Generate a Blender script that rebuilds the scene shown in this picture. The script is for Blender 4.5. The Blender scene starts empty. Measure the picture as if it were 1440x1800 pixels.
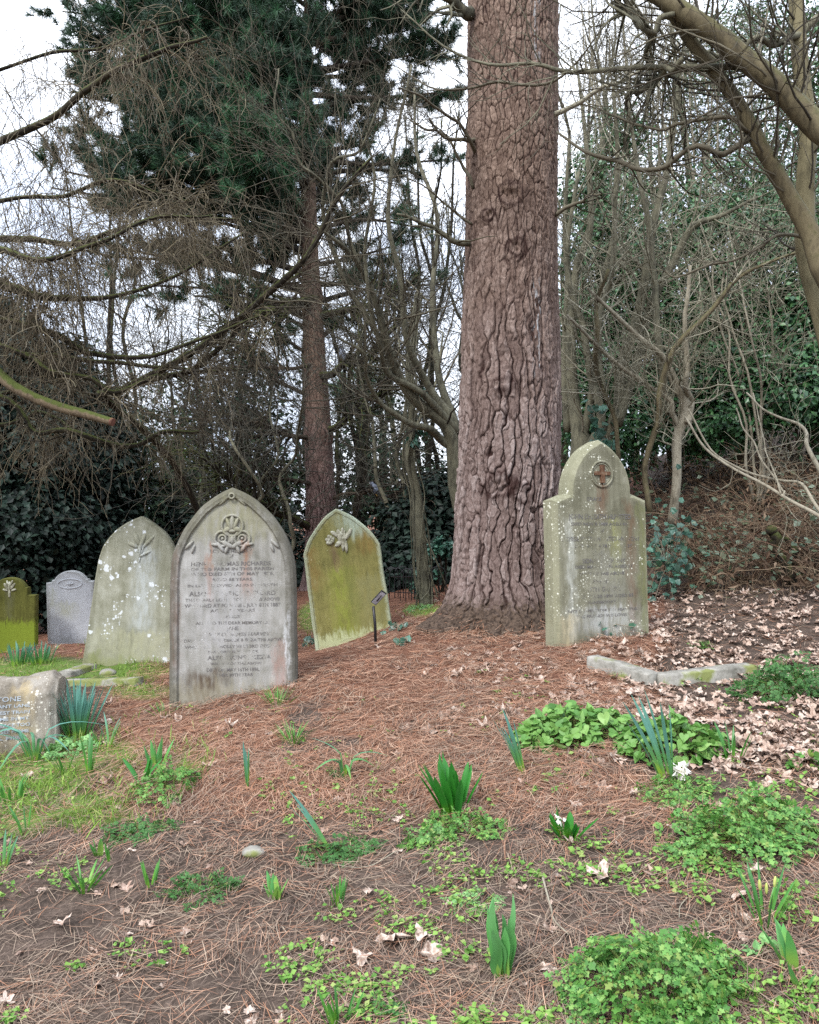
import bpy, bmesh, math, time
import numpy as np
from mathutils import Vector, Matrix
T0 = time.time()
rng = np.random.default_rng(11)
S = bpy.context.scene
COL = S.collection
# ------------------------------------------------------------------ camera model: photo pixels (1440x1800) <-> metres
F, CX, CY, EYE = 1413.0, 720.0, 900.0, 1.55
def P(px, py, d):
    return np.array([(px - CX) / F * d, d, EYE + (CY - py) / F * d])
def U(a, b, n=None): return rng.uniform(a, b, n)
def nrm(v): return v / np.maximum(np.linalg.norm(v, axis=-1, keepdims=True), 1e-9)
def sstep(a, b, x):
    t = np.clip((x - a) / (b - a), 0, 1); return t * t * (3 - 2 * t)
# ------------------------------------------------------------------ noise
def _h(ix, iy, iz, seed):
    with np.errstate(over='ignore'):
        h = (ix.astype(np.uint32) * np.uint32(374761393) + iy.astype(np.uint32) * np.uint32(668265263)
             + iz.astype(np.uint32) * np.uint32(2147483647 - 18) + np.uint32(seed * 7919 + 13) * np.uint32(2246822519))
        h ^= h >> np.uint32(13); h *= np.uint32(1274126177); h ^= h >> np.uint32(16); h *= np.uint32(2654435761); h ^= h >> np.uint32(15)
    return h.astype(np.float64) / 4294967296.0
def vn(x, y, z=None, seed=0):
    x = np.asarray(x, float); y = np.asarray(y, float)
    z = np.zeros_like(x) if z is None else np.asarray(z, float)
    ix, iy, iz = np.floor(x).astype(np.int64), np.floor(y).astype(np.int64), np.floor(z).astype(np.int64)
    fx, fy, fz = x - ix, y - iy, z - iz
    fx, fy, fz = [f * f * (3 - 2 * f) for f in (fx, fy, fz)]
    r = 0
    for a in (0, 1):
        for b in (0, 1):
            for c in (0, 1):
                w = (fx if a else 1 - fx) * (fy if b else 1 - fy) * (fz if c else 1 - fz)
                r = r + w * _h(ix + a, iy + b, iz + c, seed)
    return r
def fbm(x, y, z=None, seed=0, o=3):
    r, a, t = 0, 1, 0
    for k in range(o):
        r = r + a * vn(x * 2**k, y * 2**k, None if z is None else z * 2**k, seed + k); t += a; a *= .5
    return r / t
# ------------------------------------------------------------------ ground height
ctl = [(0, 0, 0.0), (-1.5, 0, -.17), (1.5, 0, .17), (-.9, 2.1, .08), (0, 2.1, .18), (.95, 2.1, .29), (-1.4, 3.4, .13), (0, 3.4, .30), (1.6, 3.4, .48)]
for px, py, d in [(1000, 1128, 5.55), (1140, 1112, 5.75), (303, 1245, 5.05), (522, 1198, 5.15), (870, 1132, 6.15), (755, 1108, 6.6), (980, 1122, 6.3),
                  (556, 1148, 7.4), (692, 1102, 7.5), (152, 1168, 6.8), (300, 1166, 6.7), (95, 1140, 9.5), (165, 1136, 9.5), (0, 1150, 9.0), (62, 1137, 9.0),
                  (0, 1312, 4.7), (115, 1302, 4.7), (1040, 1168, 5.0), (1145, 1206, 4.6), (1310, 1186, 4.9), (1200, 1052, 7.2), (1440, 1036, 7.0),
                  (1250, 930, 8.8), (1440, 900, 8.6), (1200, 850, 10.8), (1440, 800, 10.8), (1440, 700, 14), (1120, 850, 12.5), (1600, 850, 8.6), (1600, 1080, 6),
                  (730, 1062, 9.0), (650, 1050, 11), (560, 1062, 10), (400, 1080, 11), (100, 1105, 13), (-200, 1110, 12), (900, 1000, 11)]:
    ctl.append(tuple(P(px, py, d)))
ctl += [(-20, 30, -1.0), (0, 30, -.3), (20, 30, 6), (-60, 60, -3), (60, 60, 9), (0, 80, 0), (-10, 5, -1.0), (-8, -6, -1.2), (8, -6, .6), (10, 4, 1.6), (30, 0, 4), (-30, 0, -3)]
ctl = np.array(ctl)
_A = np.c_[np.ones(len(ctl)), ctl[:, :2]]
_K = np.sqrt(((ctl[:, None, :2] - ctl[None, :, :2])**2).sum(-1) + .25)
_M = np.block([[_K - .04 * np.eye(len(ctl)), _A], [_A.T, np.zeros((3, 3))]])
_w = np.linalg.solve(_M, np.r_[ctl[:, 2], 0, 0, 0])
def axis(lo, hi, step, far, k):
    a = np.arange(lo, hi + 1e-6, step); g = step * np.cumprod(np.full(k, (far / step)**(1 / k) * 0 + 1.16))
    e = np.cumsum(g); e = e[e < far]
    return np.r_[(lo - e)[::-1], a, hi + e]
GX, GY = axis(-6, 6, .035, 400, 60), axis(1.0, 9.5, .03, 400, 60)
gx, gy = np.meshgrid(GX, GY)
def h_base(x, y):
    x = np.clip(x, -80, 80); y = np.clip(y, -40, 120)
    sh = x.shape; x, y = x.ravel(), y.ravel(); out = np.empty(len(x))
    for i in range(0, len(x), 40000):
        k = np.sqrt((x[i:i+40000, None] - ctl[:, 0])**2 + (y[i:i+40000, None] - ctl[:, 1])**2 + .25)
        out[i:i+40000] = k @ _w[:-3] + _w[-3] + _w[-2] * x[i:i+40000] + _w[-1] * y[i:i+40000]
    return out.reshape(sh)
GZ = h_base(gx, gy) + (fbm(gx * 1.3, gy * 1.3, seed=3) - .5) * .07 + (fbm(gx * 6, gy * 6, seed=5) - .5) * .05 + (fbm(gx * 19, gy * 19, seed=8, o=2) - .5) * .022
TRC = P(893, 900, 6.65)          # big trunk centre
rr = np.hypot(gx - TRC[0], gy - TRC[1]); GZ += .10 * np.exp(-((rr - .35) / .55)**2) * (rr > .2) + (fbm(gx * 14, gy * 14, seed=9) - .5) * .10 * np.exp(-(rr / .8)**4)
def H(x, y):
    x = np.asarray(x, float); y = np.asarray(y, float)
    i = np.clip(np.searchsorted(GX, x) - 1, 0, len(GX) - 2); j = np.clip(np.searchsorted(GY, y) - 1, 0, len(GY) - 2)
    u = np.clip((x - GX[i]) / (GX[i+1] - GX[i]), 0, 1); v = np.clip((y - GY[j]) / (GY[j+1] - GY[j]), 0, 1)
    return (GZ[j, i] * (1 - u) + GZ[j, i+1] * u) * (1 - v) + (GZ[j+1, i] * (1 - u) + GZ[j+1, i+1] * u) * v
def gp(px, py):
    """ground point(s) seen at photo pixel(s)"""
    px = np.atleast_1d(np.asarray(px, float)); py = np.atleast_1d(np.asarray(py, float))
    ds = np.concatenate([np.linspace(1.4, 8, 67), np.linspace(8.2, 30, 60)])
    lo = np.full(px.shape, 1.4); hi = np.full(px.shape, 30.0); done = np.zeros(px.shape, bool)
    for a, b in zip(ds[:-1], ds[1:]):
        z = EYE + (CY - py) / F * b; below = (z < H((px - CX) / F * b, np.full(px.shape, b))) & ~done
        lo[below] = a; hi[below] = b; done |= below
    for _ in range(12):
        m = (lo + hi) / 2; z = EYE + (CY - py) / F * m; below = z < H((px - CX) / F * m, m)
        hi = np.where(below, m, hi); lo = np.where(below, lo, m)
    d = hi; x = (px - CX) / F * d
    r = np.stack([x, d, H(x, d)], -1)
    return r if len(r) > 1 else r[0]
# ------------------------------------------------------------------ mesh building
class MB:
    def __init__(s): s.v, s.f, s.n, s.at = [], [], 0, []
    def add(s, v, *faces, mi=0, at=None):
        v = np.asarray(v, float).reshape(-1, 3)
        for f in faces:
            f = np.asarray(f)
            if f.size: s.f.append((f + s.n, mi))
        s.v.append(v); s.n += len(v)
        s.at.append(np.zeros(len(v)) if at is None else np.broadcast_to(np.asarray(at, float).ravel(), (len(v),)))
        return s
    def tubes(s, Ps, Rs, k=3, mi=0, cap=False, at=None):
        Ps = np.asarray(Ps, float); Rs = np.asarray(Rs, float)
        if Ps.ndim == 2: Ps, Rs = Ps[None], Rs[None]
        M, n, _ = Ps.shape
        if M == 0: return s
        t = nrm(np.gradient(Ps, axis=1))
        mean = nrm(Ps[:, -1] - Ps[:, 0])
        ref = np.where(np.abs(mean[:, 2:3]) > .8, np.array([[1., .2, 0]]), np.array([[0., .1, 1.]]))[:, None, :]
        u = nrm(np.cross(t, ref)); w = np.cross(t, u)
        a = np.arange(k) * 2 * np.pi / k
        V = Ps[:, :, None, :] + Rs[:, :, None, None] * (u[:, :, None, :] * np.cos(a)[:, None] + w[:, :, None, :] * np.sin(a)[:, None])
        idx = np.arange(M * n * k).reshape(M, n, k); nx = np.roll(idx, -1, 2)
        q = np.stack([idx[:, :-1], nx[:, :-1], nx[:, 1:], idx[:, 1:]], -1).reshape(-1, 4)
        fs = [q]
        if cap: fs += [idx[:, -1, :], idx[:, 0, ::-1]]
        return s.add(V, *fs, mi=mi, at=None if at is None else np.repeat(at, n * k))
    def ribbons(s, Ps, Ws, side, fold=0.0, mi=0, up=None):
        """strips: Ps (M,n,3), Ws (M,n) half widths, side (M,3) or (M,n,3); fold lifts the edges"""
        Ps = np.asarray(Ps, float); M, n, _ = Ps.shape
        if side.ndim == 2: side = np.repeat(side[:, None], n, 1)
        t = nrm(np.gradient(Ps, axis=1)); side = nrm(side - (side * t).sum(-1, keepdims=True) * t)
        nm = np.cross(t, side)
        if fold:
            V = np.stack([Ps - side * Ws[..., None] + nm * (Ws * fold)[..., None], Ps, Ps + side * Ws[..., None] + nm * (Ws * fold)[..., None]], 2); k = 3
        else:
            V = np.stack([Ps - side * Ws[..., None], Ps + side * Ws[..., None]], 2); k = 2
        idx = np.arange(M * n * k).reshape(M, n, k)
        q = np.stack([idx[:, :-1, :-1], idx[:, :-1, 1:], idx[:, 1:, 1:], idx[:, 1:, :-1]], -1).reshape(-1, 4)
        return s.add(V, q, mi=mi)
    def stamp(s, tv, tf, org, ax, ay, az, sc, mi=0):
        """copy a template (tv, tf list) at many frames"""
        tv = np.asarray(tv, float); M, k = len(org), len(tv); sc = np.broadcast_to(np.asarray(sc, float), (M,))
        V = org[:, None] + sc[:, None, None] * (tv[None, :, 0:1] * ax[:, None] + tv[None, :, 1:2] * ay[:, None] + tv[None, :, 2:3] * az[:, None])
        off = (np.arange(M) * k)[:, None, None]
        return s.add(V, *[(np.asarray(f)[None] + off).reshape(-1, np.asarray(f).shape[1]) for f in tf], mi=mi)
    def ball(s, c, r, ax=None, seg=10, ring=7, mi=0):
        th = np.linspace(0, np.pi, ring); ph = np.arange(seg) * 2 * np.pi / seg
        v = np.stack([np.sin(th)[:, None] * np.cos(ph), np.sin(th)[:, None] * np.sin(ph), np.cos(th)[:, None] * np.ones(seg)], -1).reshape(-1, 3) * np.asarray(r)
        if ax is not None: v = v @ np.asarray(ax)
        idx = np.arange(ring * seg).reshape(ring, seg); nx = np.roll(idx, -1, 1)
        return s.add(v + np.asarray(c), np.stack([idx[:-1], idx[1:], nx[1:], nx[:-1]], -1).reshape(-1, 4), mi=mi)
    def box(s, c, hs, R=None, mi=0):
        v = np.array([[x, y, z] for x in (-1, 1) for y in (-1, 1) for z in (-1, 1)], float) * hs
        if R is not None: v = v @ np.asarray(R).T
        return s.add(v + np.asarray(c), [[0, 1, 3, 2], [4, 6, 7, 5], [0, 4, 5, 1], [2, 3, 7, 6], [0, 2, 6, 4], [1, 5, 7, 3]], mi=mi)
    def build(s, name, mats, parent=None, smooth=True, loc=None, attr=None, local=True):
        me = bpy.data.meshes.new(name)
        V = np.concatenate(s.v)
        if parent is not None and local: V = V - np.array(parent.location)
        if loc is not None: V = V - np.asarray(loc)
        ls = [f.reshape(-1) for f, _ in s.f]; sizes = np.concatenate([np.full(len(f), f.shape[1]) for f, _ in s.f])
        loops = np.concatenate(ls).astype(np.int32); mi = np.concatenate([np.full(len(f), m) for f, m in s.f]).astype(np.int32)
        me.vertices.add(len(V)); me.vertices.foreach_set('co', V.astype(np.float32).ravel())
        me.loops.add(len(loops)); me.loops.foreach_set('vertex_index', loops)
        me.polygons.add(len(sizes)); st = np.r_[0, np.cumsum(sizes)[:-1]].astype(np.int32)
        me.polygons.foreach_set('loop_start', st)
        me.polygons.foreach_set('material_index', mi)
        me.polygons.foreach_set('use_smooth', np.full(len(sizes), smooth))
        for k, a in (attr or {}).items():
            at = me.attributes.new(k, 'FLOAT', 'POINT'); at.data.foreach_set('value', np.asarray(a, np.float32).ravel())
        me.update(calc_edges=True)
        for m in (mats if isinstance(mats, (list, tuple)) else [mats]): me.materials.append(m)
        o = bpy.data.objects.new(name, me); COL.objects.link(o)
        if parent is not None: o.parent = parent
        if loc is not None: o.location = Vector(loc)
        return o
def tag(o, label=None, cat=None, group=None, kind=None):
    for k, v in (('label', label), ('category', cat), ('group', group), ('kind', kind)):
        if v: o[k] = v
    return o
def thing(name, label, cat, loc=(0, 0, 0), group=None):
    o = bpy.data.objects.new(name, None); COL.objects.link(o); o.location = Vector([float(a) for a in loc]); o.empty_display_size = .1
    return tag(o, label, cat, group)
# ------------------------------------------------------------------ curves and branching
def smooth(pts, n):
    pts = np.asarray(pts, float); m = len(pts)
    if m == 2: return pts[0] + np.linspace(0, 1, n)[:, None] * (pts[1] - pts[0])
    p = np.vstack([2 * pts[0] - pts[1], pts, 2 * pts[-1] - pts[-2]])
    t = np.linspace(0, m - 1 - 1e-9, n); i = t.astype(int); f = (t - i)[:, None]
    a, b, c, d = p[i], p[i+1], p[i+2], p[i+3]
    return .5 * (2 * b + (c - a) * f + (2 * a - 5 * b + 4 * c - d) * f**2 + (3 * b - a - 3 * c + d) * f**3)
def limb(pts, n=24, wig=.0):
    """pts: (px, py, dist, radius px)"""
    w = np.array([np.r_[P(a, b, d), r / F * d] for a, b, d, r in pts])
    q = smooth(w, n); p, r = q[:, :3], np.maximum(q[:, 3], .0015)
    if wig:
        s = rng.integers(1000); t = np.linspace(0, 7, n)
        p = p + wig * (np.stack([vn(t, t * 0 + 3 * i, seed=s + i) for i in range(3)], -1) - .5) * 2
    return p, r
def grow(P0, D0, L, R0, n=6, wig=.25, trop=(0, 0, 0), taper=.3, rmin=.001):
    M = len(P0); L = np.broadcast_to(L, (M,)); d = nrm(D0); Ps = [P0]; tr = np.asarray(trop, float)
    for k in range(n - 1):
        d = nrm(d + wig * rng.normal(size=(M, 3)) + tr); Ps.append(Ps[-1] + d * (L / (n - 1))[:, None])
    s = np.linspace(0, 1, n)
    return np.stack(Ps, 1), np.maximum(np.asarray(R0).reshape(-1, 1) * (1 - (1 - taper) * s), rmin)
def spawn(Ps, Rs, count, t0=.15, t1=1., ang=(30, 75), bias=None, rk=.6):
    M, n, _ = Ps.shape; i = rng.integers(0, M, count); t = U(t0, t1, count) * (n - 1.001); k = t.astype(int); f = (t - k)[:, None]
    p = Ps[i, k] * (1 - f) + Ps[i, k+1] * f; tg = nrm(Ps[i, k+1] - Ps[i, k]); r = Rs[i, k] * rk
    a = np.radians(U(ang[0], ang[1], count))[:, None]
    pr = rng.normal(size=(count, 3)); 
    if bias is not None: pr = pr + np.asarray(bias)
    pr = nrm(pr - (pr * tg).sum(-1, keepdims=True) * tg)
    return p, tg * np.cos(a) + pr * np.sin(a), r
# ------------------------------------------------------------------ materials
def C(h):
    h = h.lstrip('#'); v = [int(h[i:i+2], 16) / 255 for i in (0, 2, 4)]
    return tuple(x / 12.92 if x <= .04045 else ((x + .055) / 1.055)**2.4 for x in v) + (1,)
class NT:
    def __init__(s, name):
        s.m = bpy.data.materials.new(name); s.m.use_nodes = True; s.t = s.m.node_tree; s.t.nodes.clear()
        s.out = s.N('ShaderNodeOutputMaterial'); s.b = s.N('ShaderNodeBsdfPrincipled'); s.L(s.b.outputs[0], s.out.inputs[0])
    def N(s, k, **p):
        n = s.t.nodes.new(k)
        for a, b in p.items(): setattr(n, a, b)
        return n
    def L(s, a, b): s.t.links.new(a, b)
    def put(s, sock, v):
        if isinstance(v, bpy.types.NodeSocket): s.L(v, sock)
        elif isinstance(v, (tuple, list)) and len(v) == 3 and sock.type == 'RGBA': sock.default_value = (*v, 1)
        else: sock.default_value = v
    def co(s, which='Object'): return s.N('ShaderNodeTexCoord').outputs[which]
    def mapv(s, v, sc=(1, 1, 1), loc=(0, 0, 0)):
        n = s.N('ShaderNodeMapping'); s.L(v, n.inputs[0]); n.inputs['Scale'].default_value = sc; n.inputs['Location'].default_value = loc; return n.outputs[0]
    def noise(s, v, scale, detail=4, rough=.55, dist=0):
        n = s.N('ShaderNodeTexNoise'); s.L(v, n.inputs['Vector']); n.inputs['Scale'].default_value = scale; n.inputs['Detail'].default_value = detail
        n.inputs['Roughness'].default_value = rough; n.inputs['Distortion'].default_value = dist; return n.outputs[0]
    def vor(s, v, scale, feat='F1', out='Distance'):
        n = s.N('ShaderNodeTexVoronoi', feature=feat); s.L(v, n.inputs['Vector']); n.inputs['Scale'].default_value = scale; return n.outputs[out]
    def ramp(s, f, stops, interp='LINEAR'):
        n = s.N('ShaderNodeValToRGB'); s.L(f, n.inputs[0]); e = n.color_ramp.elements; n.color_ramp.interpolation = interp
        while len(e) < len(stops): e.new(.5)
        for el, (p, c) in zip(e, stops): el.position = p; el.color = c if not isinstance(c, (int, float)) else (c, c, c, 1)
        return n.outputs[0]
    def mix(s, f, a, b, mode='MIX'):
        n = s.N('ShaderNodeMix', data_type='RGBA', blend_type=mode); s.put(n.inputs[0], f); s.put(n.inputs[6], a); s.put(n.inputs[7], b); return n.outputs[2]
    def math(s, op, a, b=0.0, clamp=False):
        n = s.N('ShaderNodeMath', operation=op, use_clamp=clamp); s.put(n.inputs[0], a); s.put(n.inputs[1], b); return n.outputs[0]
    def mr(s, v, a, b, c=0., d=1., kind='SMOOTHSTEP'):
        n = s.N('ShaderNodeMapRange', interpolation_type=kind); s.put(n.inputs[0], v); n.inputs[1].default_value = a; n.inputs[2].default_value = b
        n.inputs[3].default_value = c; n.inputs[4].default_value = d; return n.outputs[0]
    def xyz(s, v):
        n = s.N('ShaderNodeSeparateXYZ'); s.L(v, n.inputs[0]); return n.outputs
    def attr(s, name): return s.N('ShaderNodeAttribute', attribute_name=name).outputs['Fac']
    def island(s): return s.N('ShaderNodeNewGeometry').outputs['Random Per Island']
    def objrand(s): return s.N('ShaderNodeObjectInfo').outputs['Random']
    def bump(s, h, st=.5, dist=.01):
        n = s.N('ShaderNodeBump'); s.L(h, n.inputs['Height']); n.inputs['Strength'].default_value = st; n.inputs['Distance'].default_value = dist
        s.L(n.outputs[0], s.b.inputs['Normal']); return n
    def fin(s, col, rough=.8, spec=.3):
        s.put(s.b.inputs['Base Color'], col); s.put(s.b.inputs['Roughness'], rough); s.b.inputs['Specular IOR Level'].default_value = spec; return s.m
    def translucent(s, col, f=.3):
        tr = s.N('ShaderNodeBsdfTranslucent'); s.put(tr.inputs[0], col); mx = s.N('ShaderNodeMixShader'); mx.inputs[0].default_value = f
        s.L(s.b.outputs[0], mx.inputs[1]); s.L(tr.outputs[0], mx.inputs[2]); s.L(mx.outputs[0], s.out.inputs[0])
def island_mat(name, cols, rough=.75, spec=.25, trans=0., nscale=0, namt=.35):
    t = NT(name); f = t.island()
    if nscale: f = t.math('ADD', t.math('MULTIPLY', f, 1 - namt), t.math('MULTIPLY', t.mr(t.noise(t.co(), nscale, 3), .3, .7), namt))
    n = len(cols); c = t.ramp(f, [(i / (n - 1), C(x)) for i, x in enumerate(cols)]); t.fin(c, rough, spec)
    if trans: t.translucent(c, trans)
    return t.m
def bark_mat(name, cols, scale=8, stretch=.25, bump=.6, rough=.9, moss=None, patch=0.):
    t = NT(name); o = t.co(); v = t.mapv(o, (1, 1, stretch)); a = t.noise(v, scale * 3, 6, .65); b = t.noise(o, scale * .5, 3)
    f = t.math('ADD', t.math('MULTIPLY', a, .6), t.math('MULTIPLY', b, .4)); n = len(cols)
    c = t.ramp(f, [(.32 + .36 * i / (n - 1), C(x)) for i, x in enumerate(cols)])
    if moss:
        nz = t.xyz(t.N('ShaderNodeNewGeometry').outputs['Normal'])[2]
        m = t.mr(t.math('ADD', nz, t.math('MULTIPLY', t.noise(o, 14, 4), 1.6)), .85, 1.35); c = t.mix(t.math('MULTIPLY', m, patch or .85), c, C(moss))
    t.bump(a, bump, .012); return t.fin(c, rough, .2)
M = {}
M['bare_twig'] = island_mat('bare_twig', ['#35312a', '#4d473b', '#666050', '#423c33'], .85)
M['pale_twig'] = island_mat('pale_twig', ['#5d5947', '#7f7b69', '#9a9583', '#6b6754'], .85)
M['larch_twig'] = island_mat('larch_twig', ['#453e33', '#645a48', '#80765f', '#534a3d', '#787161'], .85)
M['far_twig'] = island_mat('far_twig', ['#2b2b27', '#3f3e37', '#504e44', '#34332e'], .9)
M['dark_twig'] = island_mat('dark_twig', ['#25201b', '#3a322a', '#4a4034'], .9)
M['hazel_bark'] = bark_mat('hazel_bark', ['#34322a', '#525043', '#6d6a58', '#5e5b4c'], 9, .3, .35)
M['smooth_bark'] = bark_mat('smooth_bark', ['#332f24', '#514937', '#685f48', '#464030'], 7, .4, .35, .8, '#4c4f28', .5)
M['olive_bark'] = bark_mat('olive_bark', ['#4a4534', '#686149', '#7a7257', '#5a543f'], 7, .35, .3, .8)
M['dark_bark'] = bark_mat('dark_bark', ['#1d1a15', '#2f2a22', '#46402f'], 9, .25, .6, .9, '#4d5526', .6)
M['mossy_bark'] = bark_mat('mossy_bark', ['#352d24', '#574b3c', '#6f614e', '#463b2f'], 12, .5, .7, .95, '#3f4a1c', .9)
M['pale_bark'] = bark_mat('pale_bark', ['#575145', '#7a7363', '#928b7a', '#6a6456'], 10, .3, .35)
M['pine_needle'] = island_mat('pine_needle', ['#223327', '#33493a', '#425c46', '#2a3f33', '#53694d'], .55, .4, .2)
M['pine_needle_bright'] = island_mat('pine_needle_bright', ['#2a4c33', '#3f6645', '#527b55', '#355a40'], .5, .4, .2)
M['yew_leaf'] = island_mat('yew_leaf', ['#0f1a15', '#17251d', '#1f3327', '#14211c'], .6, .3, .1)
M['ivy_leaf'] = island_mat('ivy_leaf', ['#203a25', '#2f5430', '#42703f', '#284832', '#5d8653', '#386040'], .36, .5, .2)
M['laurel_leaf'] = island_mat('laurel_leaf', ['#24402f', '#35574a', '#46705c', '#2b4a35'], .4, .5, .12)
M['bush_leaf'] = island_mat('bush_leaf', ['#2c4a1d', '#456b27', '#5d8432', '#3b5b25'], .6, .3, .25)
M['bramble_leaf'] = island_mat('bramble_leaf', ['#35452f', '#506049', '#73806c', '#405138', '#5c6044'], .5, .4, .1)
M['bracken'] = island_mat('bracken', ['#43362c', '#624f40', '#7d6855', '#503f33', '#8d7a66'], .9, .15)
M['dead_leaf'] = island_mat('dead_leaf', ['#7f6858', '#a28b7c', '#bca797', '#8f7667', '#c9b9ab', '#664f42', '#af988a', '#85604b'], .8, .2, .12, 25, .3)
M['fallen_needle'] = island_mat('fallen_needle', ['#765341', '#a1775d', '#886250', '#bb9c84', '#654839', '#9a7f6b', '#9c6b4d'], .75, .25)
M['grey_needle'] = island_mat('grey_needle', ['#54463d', '#75645a', '#94826f', '#625248', '#a89682'], .85, .2)
M['grass'] = island_mat('grass', ['#4a6a25', '#6d8f33', '#88a843', '#587a2c', '#a0a860'], .6, .3, .3)
M['weed'] = island_mat('weed', ['#4f7a33', '#6d9740', '#8aab55', '#5f8a3c', '#9aa862'], .6, .3, .3)
M['parsley'] = island_mat('parsley', ['#335c24', '#487a31', '#618f42', '#3d6b2c', '#789f52', '#6f7f38'], .5, .35, .22)
M['parsley_pale'] = island_mat('parsley_pale', ['#54824a', '#6b9a58', '#86ad6b', '#5d8a50'], .5, .35, .22)
M['parsley_dark'] = island_mat('parsley_dark', ['#2f5528', '#406c34', '#537c43', '#375f2e'], .55, .3, .3)
M['mustard_leaf'] = island_mat('mustard_leaf', ['#456f30', '#5c873d', '#73994e', '#507b36', '#86a75f'], .5, .35, .22)
M['stem_green'] = island_mat('stem_green', ['#5a7a3a', '#7a8a4a', '#6a6a3a'], .6)
def blade_mat(name, low, mid, top, z0=.06, z1=.18, rough=.5):
    t = NT(name); z = t.xyz(t.co())[2]; i = t.island(); f = t.math('ADD', z, t.math('MULTIPLY', t.math('SUBTRACT', i, .5), .06))
    c = t.mix(t.mr(f, 0, z0), C(low), C(mid)); c = t.mix(t.mr(f, z0, z1), c, C(top))
    c = t.mix(t.math('MULTIPLY', i, .35), c, C('#2f5a35')); t.fin(c, rough, .35); t.translucent(c, .25); return t.m
M['daffodil'] = blade_mat('daffodil', '#86a83c', '#5b9152', '#5f9184')
M['hyacinth'] = blade_mat('hyacinth', '#4f8a1f', '#2f7a24', '#3a8230', .05, .2, .35)
M['bluebell'] = blade_mat('bluebell', '#6a9a35', '#4f8a35', '#4a8042', .03, .12, .4)
M['tulip'] = blade_mat('tulip', '#7aa045', '#5a9a50', '#6fa868', .06, .2, .5)
M['petal'] = island_mat('petal', ['#e8e4da', '#f4f1ea', '#ddd5c4'], .6, .3, .3)
M['bud'] = island_mat('bud', ['#a9b45c', '#b9c070'], .6, .3, .2)
# stone ------------------------------------------------------------
def stone_mat(name, cols, spots=None, streaks=(), low=None, rim=None, spot_th=.2, spot_scale=34, clump=.5, edge=None, bump=.5, fine=160, ltop=.14):
    """cols dark->light; spots lichen colour; streaks (x, halfwidth, ztop, zbot, colour, amount); low growth colour near the foot"""
    t = NT(name); o = t.co(); x, y, z = t.xyz(o)
    a = t.noise(o, 5, 6, .6, .6); b = t.noise(o, fine, 3, .6); e = t.noise(t.mapv(o, (7, 7, .9)), 4, 4, .6)
    f = t.math('ADD', t.math('ADD', t.math('MULTIPLY', a, .5), t.math('MULTIPLY', b, .22)), t.math('MULTIPLY', e, .28)); n = len(cols)
    c = t.ramp(f, [(.34 + .34 * i / (n - 1), C(q)) for i, q in enumerate(cols)])
    nx = t.math('ADD', x, t.math('MULTIPLY', t.math('SUBTRACT', t.noise(t.mapv(o, (9, 9, 4)), 2, 5, .65), .5), .16))
    for sx, hw, zt, zb, colr, am in streaks:
        d = t.math('ABSOLUTE', t.math('SUBTRACT', nx, sx)); m = t.mr(d, 0, hw * 1.25, 1, 0)
        zz = t.math('ADD', z, t.math('MULTIPLY', t.math('SUBTRACT', t.noise(t.mapv(o, (22, 22, 3)), 1.2, 3), .5), .22))
        m = t.math('MULTIPLY', m, t.math('MULTIPLY', t.mr(zz, zb - .06, zb + .06), t.mr(zz, zt - .02, zt + .03, 1, 0)))
        m = t.math('MULTIPLY', m, t.mr(t.noise(t.mapv(o, (14, 14, 4)), 3, 4), .3, .62, .35, 1)); c = t.mix(t.math('MULTIPLY', m, am), c, C(colr))
    if low:
        colr, zt, am = low
        zz = t.math('ADD', z, t.math('MULTIPLY', t.math('SUBTRACT', t.noise(t.mapv(o, (16, 16, 5)), 2, 5, .65), .5), .34))
        c = t.mix(t.math('MULTIPLY', t.mr(zz, zt - .05, zt + .05, 1, 0), am), c, C(colr))
    if edge:      # weather-blackened rim, given by distance attribute from the outline
        c = t.mix(t.math('MULTIPLY', t.mr(t.math('ADD', t.attr('rim'), t.math('MULTIPLY', t.math('SUBTRACT', t.noise(o, 22, 5, .7), .5), .09)), .0, .055, 1, 0), edge[1]), c, C(edge[0]))
    if spots:
        for sc, th in ((spot_scale, spot_th), (spot_scale * 2.3, spot_th * .8)):
            wv = t.N('ShaderNodeVectorMath', operation='ADD'); t.L(o, wv.inputs[0])
            nn = t.N('ShaderNodeTexNoise'); t.L(o, nn.inputs['Vector']); nn.inputs['Scale'].default_value = sc * 1.7
            s2 = t.N('ShaderNodeVectorMath', operation='SCALE'); t.L(nn.outputs['Color'], s2.inputs[0]); s2.inputs[3].default_value = .55 / sc; t.L(s2.outputs[0], wv.inputs[1])
            v = t.N('ShaderNodeTexVoronoi'); t.L(wv.outputs[0], v.inputs['Vector']); v.inputs['Scale'].default_value = sc
            rc = t.xyz(v.outputs['Color'])[0]
            size = t.math('MULTIPLY', t.mr(rc, .45, 1.), t.mr(t.noise(o, 4.2, 3, .6), clump - .06, clump + .12))
            m = t.mr(t.math('SUBTRACT', t.math('MULTIPLY', size, th * 2.2), v.outputs['Distance']), -.05, .13)
            c = t.mix(t.math('MULTIPLY', m, .72), c, C(spots))
    t.bump(t.math('ADD', t.math('MULTIPLY', b, .6), t.math('MULTIPLY', a, .8)), bump, .006)
    return t.fin(c, .92, .15)
print('helpers', time.time() - T0)
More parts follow.
